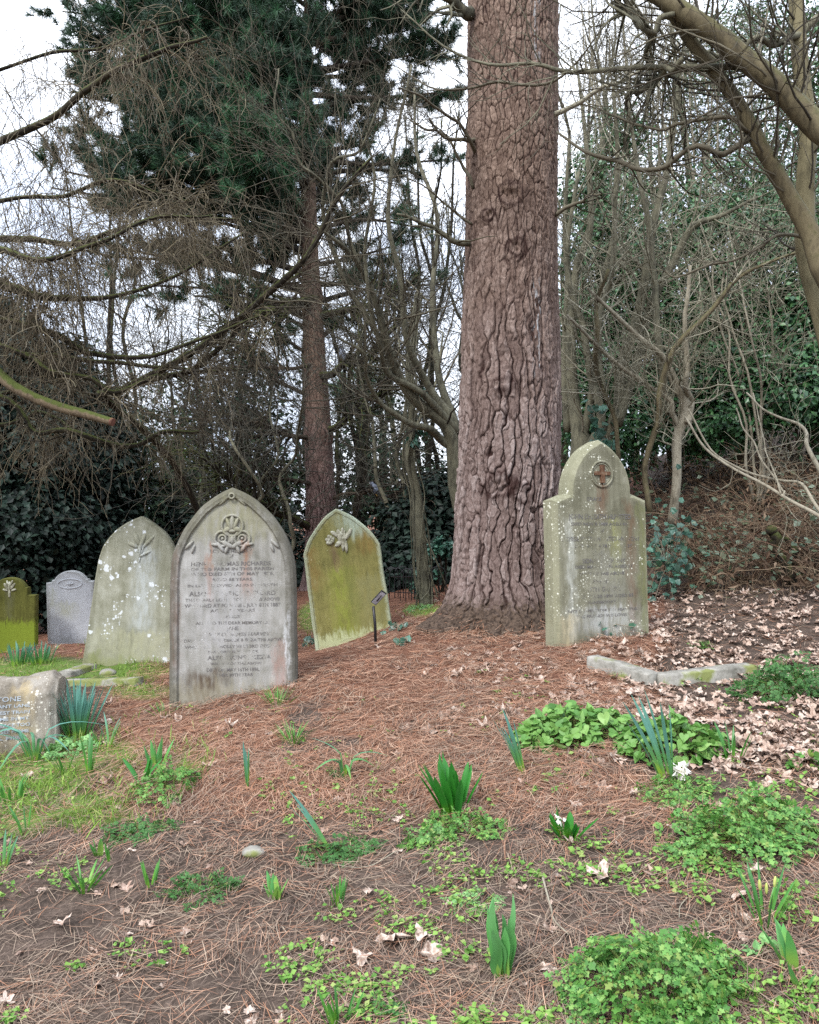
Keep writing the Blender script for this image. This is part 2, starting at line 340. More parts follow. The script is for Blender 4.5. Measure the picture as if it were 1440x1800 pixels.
# ================================================================== GRAVESTONES
def gothic(w, hs, h, n=22, wb=None, ext=.3, bulge=.13):
    wb = wb or w; A_, B_ = np.array([-w / 2, hs]), np.array([0, h]); ch = np.linalg.norm(B_ - A_); nr = np.array([-(B_ - A_)[1], (B_ - A_)[0]]) / ch; sg = bulge * ch
    rad = (ch * ch / 4 + sg * sg) / (2 * sg); k_ = np.linspace(-.5, .5, n) * ch; arc = [tuple(A_ + (B_ - A_) * (q / ch + .5) + nr * (math.sqrt(rad * rad - q * q) - (rad - sg))) for q in k_]
    left = [(-wb / 2 - (wb - w) / 2 * ext / hs, -ext)] + [(-wb / 2 + (wb - w) / 2 * k, hs * k) for k in np.linspace(0, .98, 12)] + arc
    return np.array(left + [(-x, z) for x, z in left[::-1][1:]])
def inset(o, d):
    e = np.roll(o, -1, 0) - o; nl = np.stack([-e[:, 1], e[:, 0]], 1); nl = nl / np.linalg.norm(nl, axis=1, keepdims=True)
    a = nl; b = np.roll(nl, 1, 0); m = a + b; m = m / np.linalg.norm(m, axis=1, keepdims=True)
    k = 1 / np.maximum((m * a).sum(1, keepdims=True), .55); q = o - m * k * d; top = np.argmax(o[:, 1]); zi = q[top, 1]; sg = np.sign(np.round(o[:, 0] - o[top, 0], 5)); x0 = q[top, 0]; bad = ((q[:, 0] - x0) * sg < 0); q[bad, 0] = x0; q[:, 1] = np.minimum(q[:, 1], zi); return q     # outline runs clockwise seen from the front
def area(o): return .5 * np.sum(o[:, 0] * np.roll(o[:, 1], -1) - np.roll(o[:, 0], -1) * o[:, 1])
def slab(name, o, t, front, mat, parent, back=((.0, -.012), (.012, .0)), wob=.004, seed=1):
    """o outline (x,z); front: loops (inset, y from front plane, rim)"""
    if area(o) > 0: o = o[::-1]
    mb = MB(); n = len(o); V = []; rim = []
    o = o + wob * (np.stack([vn(o[:, 0] * 9, o[:, 1] * 9, seed=seed), vn(o[:, 0] * 9, o[:, 1] * 9, seed=seed + 1)], 1) - .5) * 2
    loops = [(i, t / 2 + y, 0) for i, y in back[::-1]] + [(i, -t / 2 + y, r) for i, y, r in front]
    for i, y, r in loops:
        p = inset(o, i); V.append(np.c_[p[:, 0], np.full(n, y), p[:, 1]]); rim.append(np.full(n, r))
    idx = np.arange(n * len(loops)).reshape(len(loops), n); nx = np.roll(idx, -1, 1)
    q = np.stack([idx[:-1], idx[1:], nx[1:], nx[:-1]], -1).reshape(-1, 4)
    mb.add(np.concatenate(V), q, idx[-1][None, ::-1], idx[0][None])
    ob = mb.build(name, mat, parent, smooth=False, local=False, attr={'rim': np.concatenate(rim)})
    bm = bmesh.new(); bm.from_mesh(ob.data); bmesh.ops.recalc_face_normals(bm, faces=bm.faces); bm.to_mesh(ob.data); bm.free()
    return ob
PEND = []
def lettering(parent, lines, y, mat, name='inscription', sx=1.0):
    PEND.append((parent, lines, y, mat, name, sx))
def flush_lettering():
    tmp = []
    for parent, lines, y, mat, name, sx in PEND:
        for ln in lines:
            txt, size, x, z = ln[:4]; shear = ln[4] if len(ln) > 4 else 0
            cu = bpy.data.curves.new('t', 'FONT'); cu.body = txt; cu.size = size; cu.align_x = 'CENTER'; cu.align_y = 'CENTER'; cu.shear = shear; cu.resolution_u = 3; cu.offset = size * .018
            o = bpy.data.objects.new('t', cu); COL.objects.link(o); tmp.append(o)
    bpy.context.view_layer.update(); dg = bpy.context.evaluated_depsgraph_get(); k = 0
    for parent, lines, y, mat, name, sx in PEND:
        mb = MB()
        for ln in lines:
            o = tmp[k]; k += 1; me = bpy.data.meshes.new_from_object(o.evaluated_get(dg))
            v = np.array([tuple(a.co) for a in me.vertices]).reshape(-1, 3)
            if len(v) == 0: continue
            wmax = ln[5] if len(ln) > 5 else None
            s = sx
            if wmax: s = wmax / max(v[:, 0].max() - v[:, 0].min(), 1e-3)
            X = v[:, 0] * s + ln[2]; Z = v[:, 1] + ln[3]
            if len(ln) > 6: Z = Z - ln[6] * (v[:, 0] * s)**2      # arched line
            me.calc_loop_triangles(); tri = np.array([tuple(a.vertices) for a in me.loop_triangles])
            mb.add(np.c_[X, np.full(len(X), y), Z], tri); bpy.data.meshes.remove(me)
        mb.build(name, mat, parent, smooth=False, local=False)
    for o in tmp: c = o.data; bpy.data.objects.remove(o); bpy.data.curves.remove(c)
def letter_mat(name, col, wear=.5, scale=9):
    t = NT(name); o = t.co(); f = t.math('ADD', t.math('MULTIPLY', t.noise(o, scale, 4, .6), .7), t.math('MULTIPLY', t.noise(o, scale * 9, 2), .3))
    t.fin(t.mix(t.noise(o, 40, 2), C(col), C('#6f6a62')), .8, .2); tr = t.N('ShaderNodeBsdfTransparent'); mx = t.N('ShaderNodeMixShader')
    t.L(t.math('MULTIPLY', t.math('ADD', t.mr(f, wear - .06, wear + .06), t.math('MULTIPLY', t.island(), .25)), .95, True), mx.inputs[0]); t.L(t.b.outputs[0], mx.inputs[1]); t.L(tr.outputs[0], mx.inputs[2]); t.L(mx.outputs[0], t.out.inputs[0]); return t.m
def frame3(tilt):      # petal orientation in the x,z plane: long axis at angle tilt from +z
    c, s = math.cos(tilt), math.sin(tilt); return np.array([[c, 0, -s], [0, 1, 0], [s, 0, c]])
def petals(mb, lst, y):
    for x, z, L, w, tilt in lst: mb.ball((x, y, z), (w, .014, L), frame3(math.radians(tilt)), 10, 7)
def ring(mb, x, z, r, tr, y, n=40):
    a = np.linspace(0, 2 * np.pi, n); mb.tubes(np.stack([x + r * np.cos(a), np.full(n, y), z + r * np.sin(a)], -1), np.full(n, tr), 6)
def gravestone(label, px, py, d, yaw=0, roll=0, pitch=0, group='gravestones in the churchyard'):
    p = P(px, py, d); e = thing('gravestone', label, 'gravestone', p, group)
    e.rotation_mode = 'XYZ'; e.rotation_euler = (math.radians(pitch), math.radians(roll), math.radians(yaw)); return e
L_dark = letter_mat('lead_letter', '#5c5b5f', .52)
L_worn = letter_mat('worn_letter', '#5b5a5c', .44)
L_pale = letter_mat('pale_letter', '#b9c8d6', .74, 6)
# --- the large pointed stone in the middle
s_mid = stone_mat('stone_grey_olive', ['#5a5850', '#7d7b73', '#979590', '#adaca8'], '#d8dad6', edge=('#4a473c', .75), spot_th=.10, spot_scale=60, clump=.56, bump=.7,
    streaks=[(-.145, .03, .95, .62, '#8a6048', .6), (.085, .035, .98, .62, '#8a6048', .6), (.29, .06, .33, -.2, '#94746a', .6), (.345, .02, .5, .1, '#d7d9dc', .6), (-.37, .05, .95, .2, '#7c5748', .55),
             (-.17, .18, .16, -.3, '#4d3f30', .9), (.0, .5, 1.5, 1.0, '#7d7a50', .5), (-.05, .3, .8, .3, '#a6a5a8', .35)], low=('#8e8874', .08, .5))
e = gravestone('large grey pointed gravestone with trefoil flower carving and faded inscription, standing on pine needles', 412, 1222, 5.1, 3, -.6, -2)
w = .788
o = gothic(w, .775, 1.32, wb=.80, bulge=.145)
slab('slab', o, .12, [(0, .035, 0), (.012, .012, .0), (.03, .0, .012), (.052, .0, .025), (.062, .016, .03), (.072, .016, .06), (.13, .016, .1)], s_mid, e)
mb = MB(); yf = -.06 + .016
for x, z, r in ((0, 1.075, .066), (-.062, .993, .047), (.062, .993, .047)): ring(mb, x, z, r, .009, yf - .004)
for x in (-.062, .062): ring(mb, x, .993, .022, .007, yf - .005); mb.ball((x, yf - .004, .993), (.010, .012, .010))
petals(mb, [(0, 1.09, .05, .016, 0), (-.022, 1.085, .045, .013, -22), (.022, 1.085, .045, .013, 22), (-.03, 1.05, .03, .018, 60), (.03, 1.05, .03, .018, -60), (0, 1.04, .025, .014, 90),
            (-.03, .955, .045, .018, -60), (.03, .955, .045, .018, 60), (-.075, .94, .04, .014, -35), (.075, .94, .04, .014, 35), (-.035, .925, .03, .012, 20), (.035, .925, .03, .012, -20), (0, .985, .03, .016, 0), (-.105, .955, .03, .012, -80), (.105, .955, .03, .012, 80)], yf - .004)
ring(mb, 0, 1.262, .016, .006, -.064)
petals(mb, [(-.05, 1.235, .05, .010, 48), (.05, 1.235, .05, .010, -48), (-.27, .955, .04, .012, 45), (-.245, .93, .03, .01, 20), (.27, .955, .04, .012, -45), (.25, .93, .03, .01, -20)], yf - .002)
mb.build('carving', s_mid, e, local=False, attr={'rim': np.ones(mb.n)})
Z = lambda y: (1225 - (y / 4.388 + 850)) * .00361 + .004
lettering(e, [('LOVING MEMORY', .030, -.01, Z(540), 0, .26), ('OF', .028, -.01, Z(578)), ('HENRY THOMAS RICHARDS', .036, -.01, Z(637), 0, .50), ('OF THE FARM IN THIS PARISH', .027, 0, Z(677), 0, .52),
    ('WHO DIED 6TH OF MAY 1886,', .029, 0, Z(715), 0, .52), ('AGED 68 YEARS.', .025, 0, Z(757), 0, .26), ('IN LIFE BELOVED, AND IN DEATH', .023, 0, Z(803), 0, .56), ('ALSO FREDERICK RICHARD', .040, 0, Z(865), 0, .54),
    ('THE DEARLY LOVED SON OF THE ABOVE', .027, 0, Z(912), 0, .59), ('WHO DIED AT FORDHILL JULY 8TH 1887', .031, 0, Z(956), 0, .60), ('AGED 37 YEARS', .027, 0, Z(996), 0, .28), ('AT REST', .024, 0, Z(1043)),
    ('ALSO TO THE DEAR MEMORY OF', .026, 0, Z(1090), 0, .46), ('JANE', .032, 0, Z(1132)), ('WIFE OF JAMES HARVEY', .030, .03, Z(1178), .2, .40), ('DAUGHTER OF FREDERICK & ELIZA THE ABOVE', .026, 0, Z(1222), 0, .61),
    ('WHO DIED AT HOLLY VILLE 3RD DEC 1894', .026, 0, Z(1270), 0, .60), ('THE LORD IS MY ROCK', .021, 0, Z(1310), 0, .32), ('ALSO AGNES KEZIA', .036, .04, Z(1355), 0, .40), ('WIDOW OF THE ABOVE', .021, .02, Z(1400), 0, .32),
    ('DIED ON MAY 15TH 1896,', .031, .0, Z(1447), 0, .33), ('IN HER 89TH YEAR', .027, .0, Z(1487), 0, .25)], yf - .0018, L_dark)
# --- the shouldered stone at the foot of the pine
s_rt = stone_mat('stone_lichen_olive', ['#4a483b', '#656352', '#7c7a68', '#929081'], '#e3e3d2', spot_th=.19, spot_scale=54, clump=.46, bump=.6, edge=('#8c8b72', .5),
    streaks=[(.235, .05, .98, .05, '#644936', .6), (.0, .06, 1.10, .86, '#644838', .75), (.10, .05, .85, .45, '#8d8f52', .45), (-.27, .05, .85, .0, '#b5b7ae', .6), (.33, .05, .95, .0, '#6a6d45', .7),
             (-.30, .09, .2, -.3, '#a39878', .85), (.05, .22, .62, .1, '#8d8c84', .4), (.0, .34, .24, .06, '#c9cbc9', .4)])
e = gravestone('grey green shouldered gravestone with rusty cross roundel, leaning against the foot of the big pine', 1054, 1128, 5.6, 23, .4, -3)
def shoulder(w, hs, wn, hn, ha, ext=.3):
    L = [(-w / 2, -ext)] + [(-w / 2, hs * k) for k in np.linspace(0, 1, 8)] + [(-wn / 2 - .004, hs + .045)]
    r = ((ha - hn)**2 + wn * wn / 4) / wn; a1 = math.acos((r - wn / 2) / r)
    L += [(-wn / 2, hn)] + [(-wn / 2 + r - r * math.cos(a), hn + r * math.sin(a)) for a in np.linspace(0.02, a1, 18)]
    return np.array(L + [(-x, z) for x, z in L[::-1][1:]])
o = shoulder(.79, .985, .535, 1.03, 1.405)
slab('slab', o, .15, [(0, .035, 0), (.028, .0, .02), (.07, .0, .08), (.12, 0, .12)], s_rt, e, wob=.005, seed=5)
mb = MB(); ring(mb, 0, 1.165, .088, .010, -.076); ring(mb, 0, 1.165, .072, .006, -.075); mb.build('roundel', s_rt, e, local=False, attr={'rim': np.ones(mb.n)})
t = NT('rusty_stone'); oo = t.co(); t.bump(t.noise(oo, 60, 4), .6, .004); s_rust = t.fin(t.ramp(t.noise(oo, 22, 4, .7), [(.35, C('#453022')), (.55, C('#654936')), (.68, C('#938a75'))]), .9)
mb = MB(); mb.box((0, -.081, 1.165), (.017, .010, .062)); mb.box((-.040, -.0805, 1.170), (.024, .009, .013)); mb.box((.040, -.0805, 1.170), (.024, .009, .013)); mb.build('cross', s_rust, e, smooth=False, local=False)
Z = lambda y: (1124 - (y / 4.737 + 770)) * .00398
lettering(e, [('GRACE', .036, -.07, Z(500), 0, .12), ('JOHN BEDDITH HUNSTED', .048, -.02, Z(645), 0, .52), ('DIED NOV 8 1889 AGED 41', .030, -.03, Z(705), 0, .46), ('Also of', .044, -.06, Z(765)),
    ('GEORGE JOSEPH HUNSTED ANTHONY', .043, -.02, Z(828), 0, .66), ('DIED MAR 6 1896 AGED 27', .031, 0, Z(885), 0, .48), ('And', .042, -.05, Z(947)), ('SIDNEY ANTHONY', .043, 0, Z(1008), 0, .36), ('DIED MAR 15 1896 AGED 17', .030, 0, Z(1055), 0, .48),
    ('SONS OF THE ABOVE', .030, -.02, Z(1112), .2, .38), ('Also of', .042, -.04, Z(1178)), ('RUTH GREEN,', .043, -.02, Z(1240), 0, .30), ('DIED FEB 28 1896 AGED 85', .030, 0, Z(1297), 0, .48), ('GRANDMOTHER.', .026, -.03, Z(1345), 0, .26),
    ('REST COMES FROM THY PEACEFUL', .025, -.02, Z(1410), .1, .58), ('THE FRIENDS WE LOVED', .027, -.02, Z(1455), .1, .44)], -.0772, L_dark)
# --- the leaning green stone
s_ln = stone_mat('stone_green_brown', ['#524f2f', '#706c3f', '#847e4c', '#928d65'], '#d9d9b4', spot_th=.11, spot_scale=70, clump=.55, bump=.5, edge=('#aebaa8', .55),
    streaks=[(-.05, .17, .70, .02, '#86903c', .6), (.03, .05, 1.0, .2, '#6a6c3a', .75), (.24, .14, 1.02, .8, '#7d6036', .5), (-.29, .09, .95, .55, '#7d6036', .5), (-.07, .05, .95, .75, '#6b5346', .7), (.13, .2, 1.2, 1.0, '#a6b3a2', .8), (.22, .22, .6, .1, '#7b7a55', .6)], low=('#b5bb93', .11, .8))
e = gravestone('leaning moss green pointed gravestone with lily carving behind the small metal plant sign', 624, 1130, 7.5, 4, -8, -1)
o = gothic(.715, .88, 1.265, wb=.735, bulge=.095)
slab('slab', o, .10, [(0, .012, 0), (.010, .0, .01), (.03, .0, .03), (.036, .008, .035), (.08, .008, .09)], s_ln, e, wob=.004, seed=9)
t = NT('pale_carving'); oo = t.co(); s_pc = t.fin(t.ramp(t.noise(oo, 24, 4, .7), [(.35, C('#6d6a55')), (.5, C('#9b9985')), (.65, C('#bab9a8'))]), .9)
mb = MB(); yf = -.05
petals(mb, [(.03, .96, .10, .022, 12), (.075, 1.01, .07, .022, 38), (.0, 1.0, .075, .028, -10), (-.04, 1.03, .05, .02, -50), (-.01, .945, .055, .025, 60), (.045, .90, .06, .015, 5), (.03, 1.05, .035, .014, 10), (.015, 1.02, .03, .03, 80)], yf)
for x, z in ((-.105, .985), (-.085, 1.005), (-.075, .97), (-.095, .955), (-.115, .96), (-.07, .99), (-.12, .99), (-.1, 1.015)): mb.ball((x, yf - .003, z), (.019, .014, .019))
mb.build('carving', s_pc, e, local=False, attr={'rim': np.ones(mb.n)})
# --- the broad lichen-blotched stone behind on the left
s_bl = stone_mat('stone_pale_lichen', ['#615f4f', '#7f7e6c', '#969585', '#a8a89b'], '#d9dde0', spot_th=.30, spot_scale=21, clump=.52, bump=.4, edge=('#55543f', .5),
    streaks=[(.06, .12, .98, .30, '#bcc2c4', .5), (.0, .5, .28, -.2, '#a3a184', .6), (-.3, .08, .1, -.3, '#6d7340', .7)], low=('#7f8258', .04, .6))
e = gravestone('broad pale gravestone blotched with white lichen, standing in grass behind the largest stone', 234, 1166, 6.8, 5, 3.4, -1)
o = gothic(.665, .86, 1.25, wb=.80, bulge=.125)
slab('slab', o, .11, [(0, .012, 0), (.012, .0, .01), (.05, .0, .05), (.10, 0, .1)], s_bl, e, wob=.005, seed=13)
mb = MB(); petals(mb, [(.02, 1.02, .09, .018, 18), (.07, 1.03, .08, .016, 40), (-.02, 1.05, .06, .02, -25), (-.05, 1.0, .05, .02, -70), (.05, .93, .06, .012, 60), (.01, .95, .06, .01, 5)], -.055)
a = np.linspace(0, 1, 14); mb.tubes(np.stack([.01 + .09 * a * a, np.full(14, -.056), .86 + .22 * a], -1), np.full(14, .007), 6); mb.build('carving', s_bl, e, local=False, attr={'rim': np.ones(mb.n)})
# --- the small white stone
s_wh = stone_mat('stone_white', ['#9c9d9f', '#acaeb0', '#b6b8ba', '#bec0c3'], None, bump=.25, edge=('#77766c', .5), streaks=[(-.05, .16, .55, .38, '#9a9a74', .5), (-.2, .06, .7, .5, '#8f916a', .4), (.0, .3, .14, -.2, '#7d7f78', .5)])
e = gravestone('small whitish gravestone with arched top and shoulders, standing before the dark yews', 128, 1140, 9.5, 6, -1.2, 0)
def arched(w, hs, wn, ha, ext=.3, step=.03):
    L = [(-w / 2, -ext)] + [(-w / 2, hs * k) for k in np.linspace(0, 1, 8)] + [(-wn / 2 - .03, hs + .006), (-wn / 2 - .025, hs + step), (-wn / 2, hs + step)]
    r = ((ha - hs - step)**2 + wn * wn / 4) / (2 * (ha - hs - step)); zc = ha - r; a0 = math.asin(wn / 2 / r)
    L += [(-r * math.sin(a), zc + r * math.cos(a)) for a in np.linspace(a0, 0, 16)][1:]
    return np.array(L + [(-x, z) for x, z in L[::-1][1:]])
slab('slab', arched(.54, .79, .36, .925), .10, [(0, .01, 0), (.01, .0, .01), (.05, .0, .05), (.08, 0, .08)], s_wh, e, wob=.003, seed=17)
mb = MB(); a = np.linspace(0, np.pi, 20)
for sgn in (1, -1): mb.tubes(np.stack([.135 * np.cos(a), np.full(20, -.051), .77 + sgn * .055 * np.sin(a)], -1), np.full(20, .007), 6)
petals(mb, [(0, .77, .028, .012, 0), (-.025, .77, .02, .01, -50), (.025, .77, .02, .01, 50)], -.05); mb.build('carving', s_wh, e, local=False, attr={'rim': np.ones(mb.n)})
# --- the dark green stone at the left edge
s_gr = stone_mat('stone_dark_green', ['#33341a', '#4a4a22', '#5c5c2c', '#6b693c'], None, bump=.4, low=('#71802a', .30, .9), streaks=[(.0, .06, .72, .35, '#5d5d4a', .5)])
e = gravestone('dark mossy gravestone with bright green foot and pale leaf carving, at the left edge', 20, 1140, 9.0, 4, 0, 0)
slab('slab', arched(.56, .60, .34, .80, step=.09), .10, [(0, .01, 0), (.01, .0, .01), (.05, .0, .05), (.08, 0, .08)], s_gr, e, wob=.003, seed=21)
mb = MB(); petals(mb, [(0, .70, .055, .02, 0), (-.035, .70, .045, .016, -35), (.035, .70, .045, .016, 35), (-.045, .66, .03, .014, -70), (.045, .66, .03, .014, 70), (0, .62, .05, .014, 0), (-.02, .74, .03, .013, -15), (.025, .74, .03, .013, 20)], -.05); mb.build('carving', s_pc, e, local=False, attr={'rim': np.ones(mb.n)})
# --- the low rough block
s_lw = stone_mat('stone_rough_block', ['#4f493f', '#746d62', '#938d83', '#aaa59b'], '#d9d5c8', spot_th=.22, spot_scale=40, clump=.48, bump=1., streaks=[(.34, .09, .33, -.2, '#a08f6a', .7), (.0, .6, .10, -.2, '#8f8368', .5)])
e = gravestone('low rough topped stone block with rows of pale lettering, behind daffodils at left', -50, 1308, 4.75, 8, -2, -6)
mb = MB(); nu, nv = 60, 40
def block(nu=70, nv=44):
    W, D, Hh = .515, .16, .385; prof = [(-D, -.15), (-D, .0), (-D, .16), (-D, .27), (-D + .012, Hh - .07), (-D + .05, Hh - .015), (-.05, Hh), (.05, Hh), (D - .05, Hh - .02), (D, Hh - .09), (D, .1), (D, -.15)]
    pr = smooth(prof, nv); xs = np.linspace(-1, 1, nu); x = np.sign(xs) * (1 - (1 - np.abs(xs))**1.6) * W
    X, A = np.meshgrid(x, np.arange(nv)); Y = pr[A, 0]; Zz = pr[A, 1].copy()
    edge = sstep(.90, 1.0, np.abs(X) / W); Zz = np.where(Zz > .28, Zz - edge * .05 * (Zz - .28) / .15, Zz); Y = Y * (1 - .18 * edge * edge)
    k = sstep(.28, .36, Zz); n1 = fbm(X * 11, Y * 11, Zz * 11, 31, 4) - .5; rough = np.where(Y < -D + .004, .004, .02) + k * .035
    rough = np.where((X > .30) & (Y < -D + .02), .02, rough)
    Zz = Zz + n1 * rough * 1.1 + (vn(X * 4, Y * 4, seed=4) - .5) * .03 * k; Y = Y + (fbm(X * 14, Zz * 14, Y * 3, 37, 4) - .5) * rough
    idx = np.arange(nu * nv).reshape(nv, nu); q = np.stack([idx[:-1, :-1], idx[:-1, 1:], idx[1:, 1:], idx[1:, :-1]], -1).reshape(-1, 4)
    return np.stack([X, Y, Zz], -1), q, idx
v, q, idx = block(); mb.add(v, q, idx[:, 0][None], idx[::-1, -1][None]); mb.build('block', s_lw, e, local=False)
lettering(e, [('MILESTONE', .038, .20, .262, 0, .26), ('OF THIS PLEASANT LANE', .026, .17, .222, 0, .42), ('WHERE LAST I REST TRAIN', .026, .17, .186, 0, .42), ('LIFE BETTER TIME IN MY', .026, .17, .150, 0, .41), ('AND KEPT THE PEACE TOO', .026, .17, .114, 0, .42), ('WITH HOPE TO SEE HOME', .026, .17, .078, 0, .41), ('UNTIL ALL MEET', .026, .18, .042, 0, .36)], -.1655, L_pale)
flush_lettering()
# --- kerbs
t = NT('kerb_stone'); o = t.co(); a = t.noise(o, 9, 6, .7); t.bump(a, .8, .012); s_kb = t.fin(t.mix(t.mr(t.noise(o, 5, 4), .5, .62), t.ramp(a, [(.3, C('#5a5850')), (.5, C('#85827a')), (.7, C('#a3a098'))]), C('#6f7446')), .95, .1)
def kerb_bar(mb, a, b, w=.07, h=.10, sink=.2):
    a, b = np.array(a), np.array(b); n = 40; s = np.linspace(0, 1, n)[:, None]; c = a + (b - a) * s; dr = nrm(b - a); sd = np.array([dr[1], -dr[0], 0]); sd /= np.linalg.norm(sd)
    pf = [(-w, -sink), (-w, h - .008), (-w + .008, h), (w - .008, h), (w, h - .008), (w, -sink)]; k = len(pf)
    V = np.stack([c + sd * u + np.array([0, 0, 1]) * z for u, z in pf], 1); V = V + (fbm(V[..., 0] * 14, V[..., 1] * 14, V[..., 2] * 14, 41)[..., None] - .5) * .012
    idx = np.arange(n * k).reshape(n, k); q = np.stack([idx[:-1, :-1], idx[:-1, 1:], idx[1:, 1:], idx[1:, :-1]], -1).reshape(-1, 4); mb.add(V, q, idx[0][None, ::-1], idx[-1][None])
A, B, D_ = gp(1042, 1172), gp(1150, 1206), gp(1320, 1186)
e = thing('grave_kerb', 'low stone grave kerb corner sunk in dead leaves before the shouldered gravestone', 'kerb', B)
mb = MB(); kerb_bar(mb, A, B, .055, .072); mb.build('side_kerb', s_kb, e); dv = nrm(D_ - B); mb = MB(); kerb_bar(mb, B + dv * .03, D_, .055, .066); mb.build('front_kerb', s_kb, e)
A, B = gp(112, 1207), gp(246, 1203)
mb = MB(); kerb_bar(mb, A - A, B - A, .045, .05); tag(mb.build('kerb_stone', s_kb, None, loc=None), 'thin pale kerb stone lying in the grass right of the low rough block', 'kerb').location = Vector(A)
A, B = gp(112, 1192), gp(158, 1176)
mb = MB(); kerb_bar(mb, A - A, B - A, .06, .045); tag(mb.build('kerb_stone', s_kb, None), 'short brownish kerb slab in grass at the foot of the lichen blotched gravestone', 'kerb').location = Vector(A)
# --- plant sign
t = NT('black_metal'); s_bm = t.fin(C('#1c1a1c'), .45, .4); t = NT('sign_face'); s_sf = t.fin(t.mix(t.mr(t.noise(t.co(), 20, 3), .4, .6), C('#8f8e95'), C('#a9a8ae')), .5, .4)
b = gp(661, 1134); e = thing('plant_sign', 'small black post with slanted grey name plate before the leaning green gravestone', 'sign', b)
d = b[1]; k = d / F
mb = MB(); mb.tubes(np.array([[0, 0, -.1], [-.006, 0, .15], [-.02, 0, 66 * k + .01]]), np.array([.011, .011, .011]), 8, cap=True); mb.build('post', s_bm, e, local=False)
an = math.radians(52); R = np.array([[math.cos(an), 0, -math.sin(an)], [0, 1, 0], [math.sin(an), 0, math.cos(an)]]); R = np.array([[1, 0, 0], [0, math.cos(.5), -math.sin(.5)], [0, math.sin(.5), math.cos(.5)]]) @ R
pc = np.array([.022, -.02, 84 * k]); mb = MB(); mb.box(pc, (.066, .007, .023), R); pl = mb.build('name_plate', s_bm, e, smooth=False, local=False)
mb = MB(); mb.box(pc + R @ np.array([0, -.0082, 0]), (.061, .0012, .019), R); mb.build('label_card', s_sf, pl, smooth=False, local=False)
mb = MB(); mb.box(pc + R @ np.array([-.012, -.0100, -.003]), (.018, .0006, .004), R); mb.box(pc + R @ np.array([.022, -.0100, -.002]), (.012, .0006, .003), R); mb.build('lettering', s_bm, pl, smooth=False, local=False)
print('stones', time.time() - T0)
# ================================================================== THE GREAT PINE (foreground trunk)
def voro(u, v, ncell, seed, wu=1.0, wv=1.0):
    iu, iv = np.floor(u).astype(np.int64), np.floor(v).astype(np.int64)
    F1 = np.full(u.shape, 9.); F2 = F1.copy(); id1 = np.zeros(u.shape); d1 = np.zeros(u.shape + (2,)); d2 = d1.copy()
    for a in (-1, 0, 1):
        for b in (-1, 0, 1):
            cu, cv = iu + a, iv + b; z = np.zeros_like(cu)
            ju = _h(np.mod(cu, ncell), cv, z, seed); jv = _h(np.mod(cu, ncell), cv, z + 5, seed + 1)
            du, dv = (cu + .5 + (ju - .5) * .9 - u) * wu, (cv + .5 + (jv - .5) * .95 - v) * wv
            d = np.sqrt(du * du + dv * dv); r = _h(np.mod(cu, ncell), cv, z + 9, seed + 2)
            n1 = d < F1; n2 = (~n1) & (d < F2)
            F2 = np.where(n1, F1, np.where(n2, d, F2)); d2 = np.where(n1[..., None], d1, np.where(n2[..., None], np.stack([du, dv], -1), d2))
            d1 = np.where(n1[..., None], np.stack([du, dv], -1), d1); F1 = np.where(n1, d, F1); id1 = np.where(n1, r, id1)
    df = d2 - d1; vert = np.abs(df[..., 0]) / (np.abs(df).sum(-1) + 1e-6)
    return F2 - F1, id1, vert
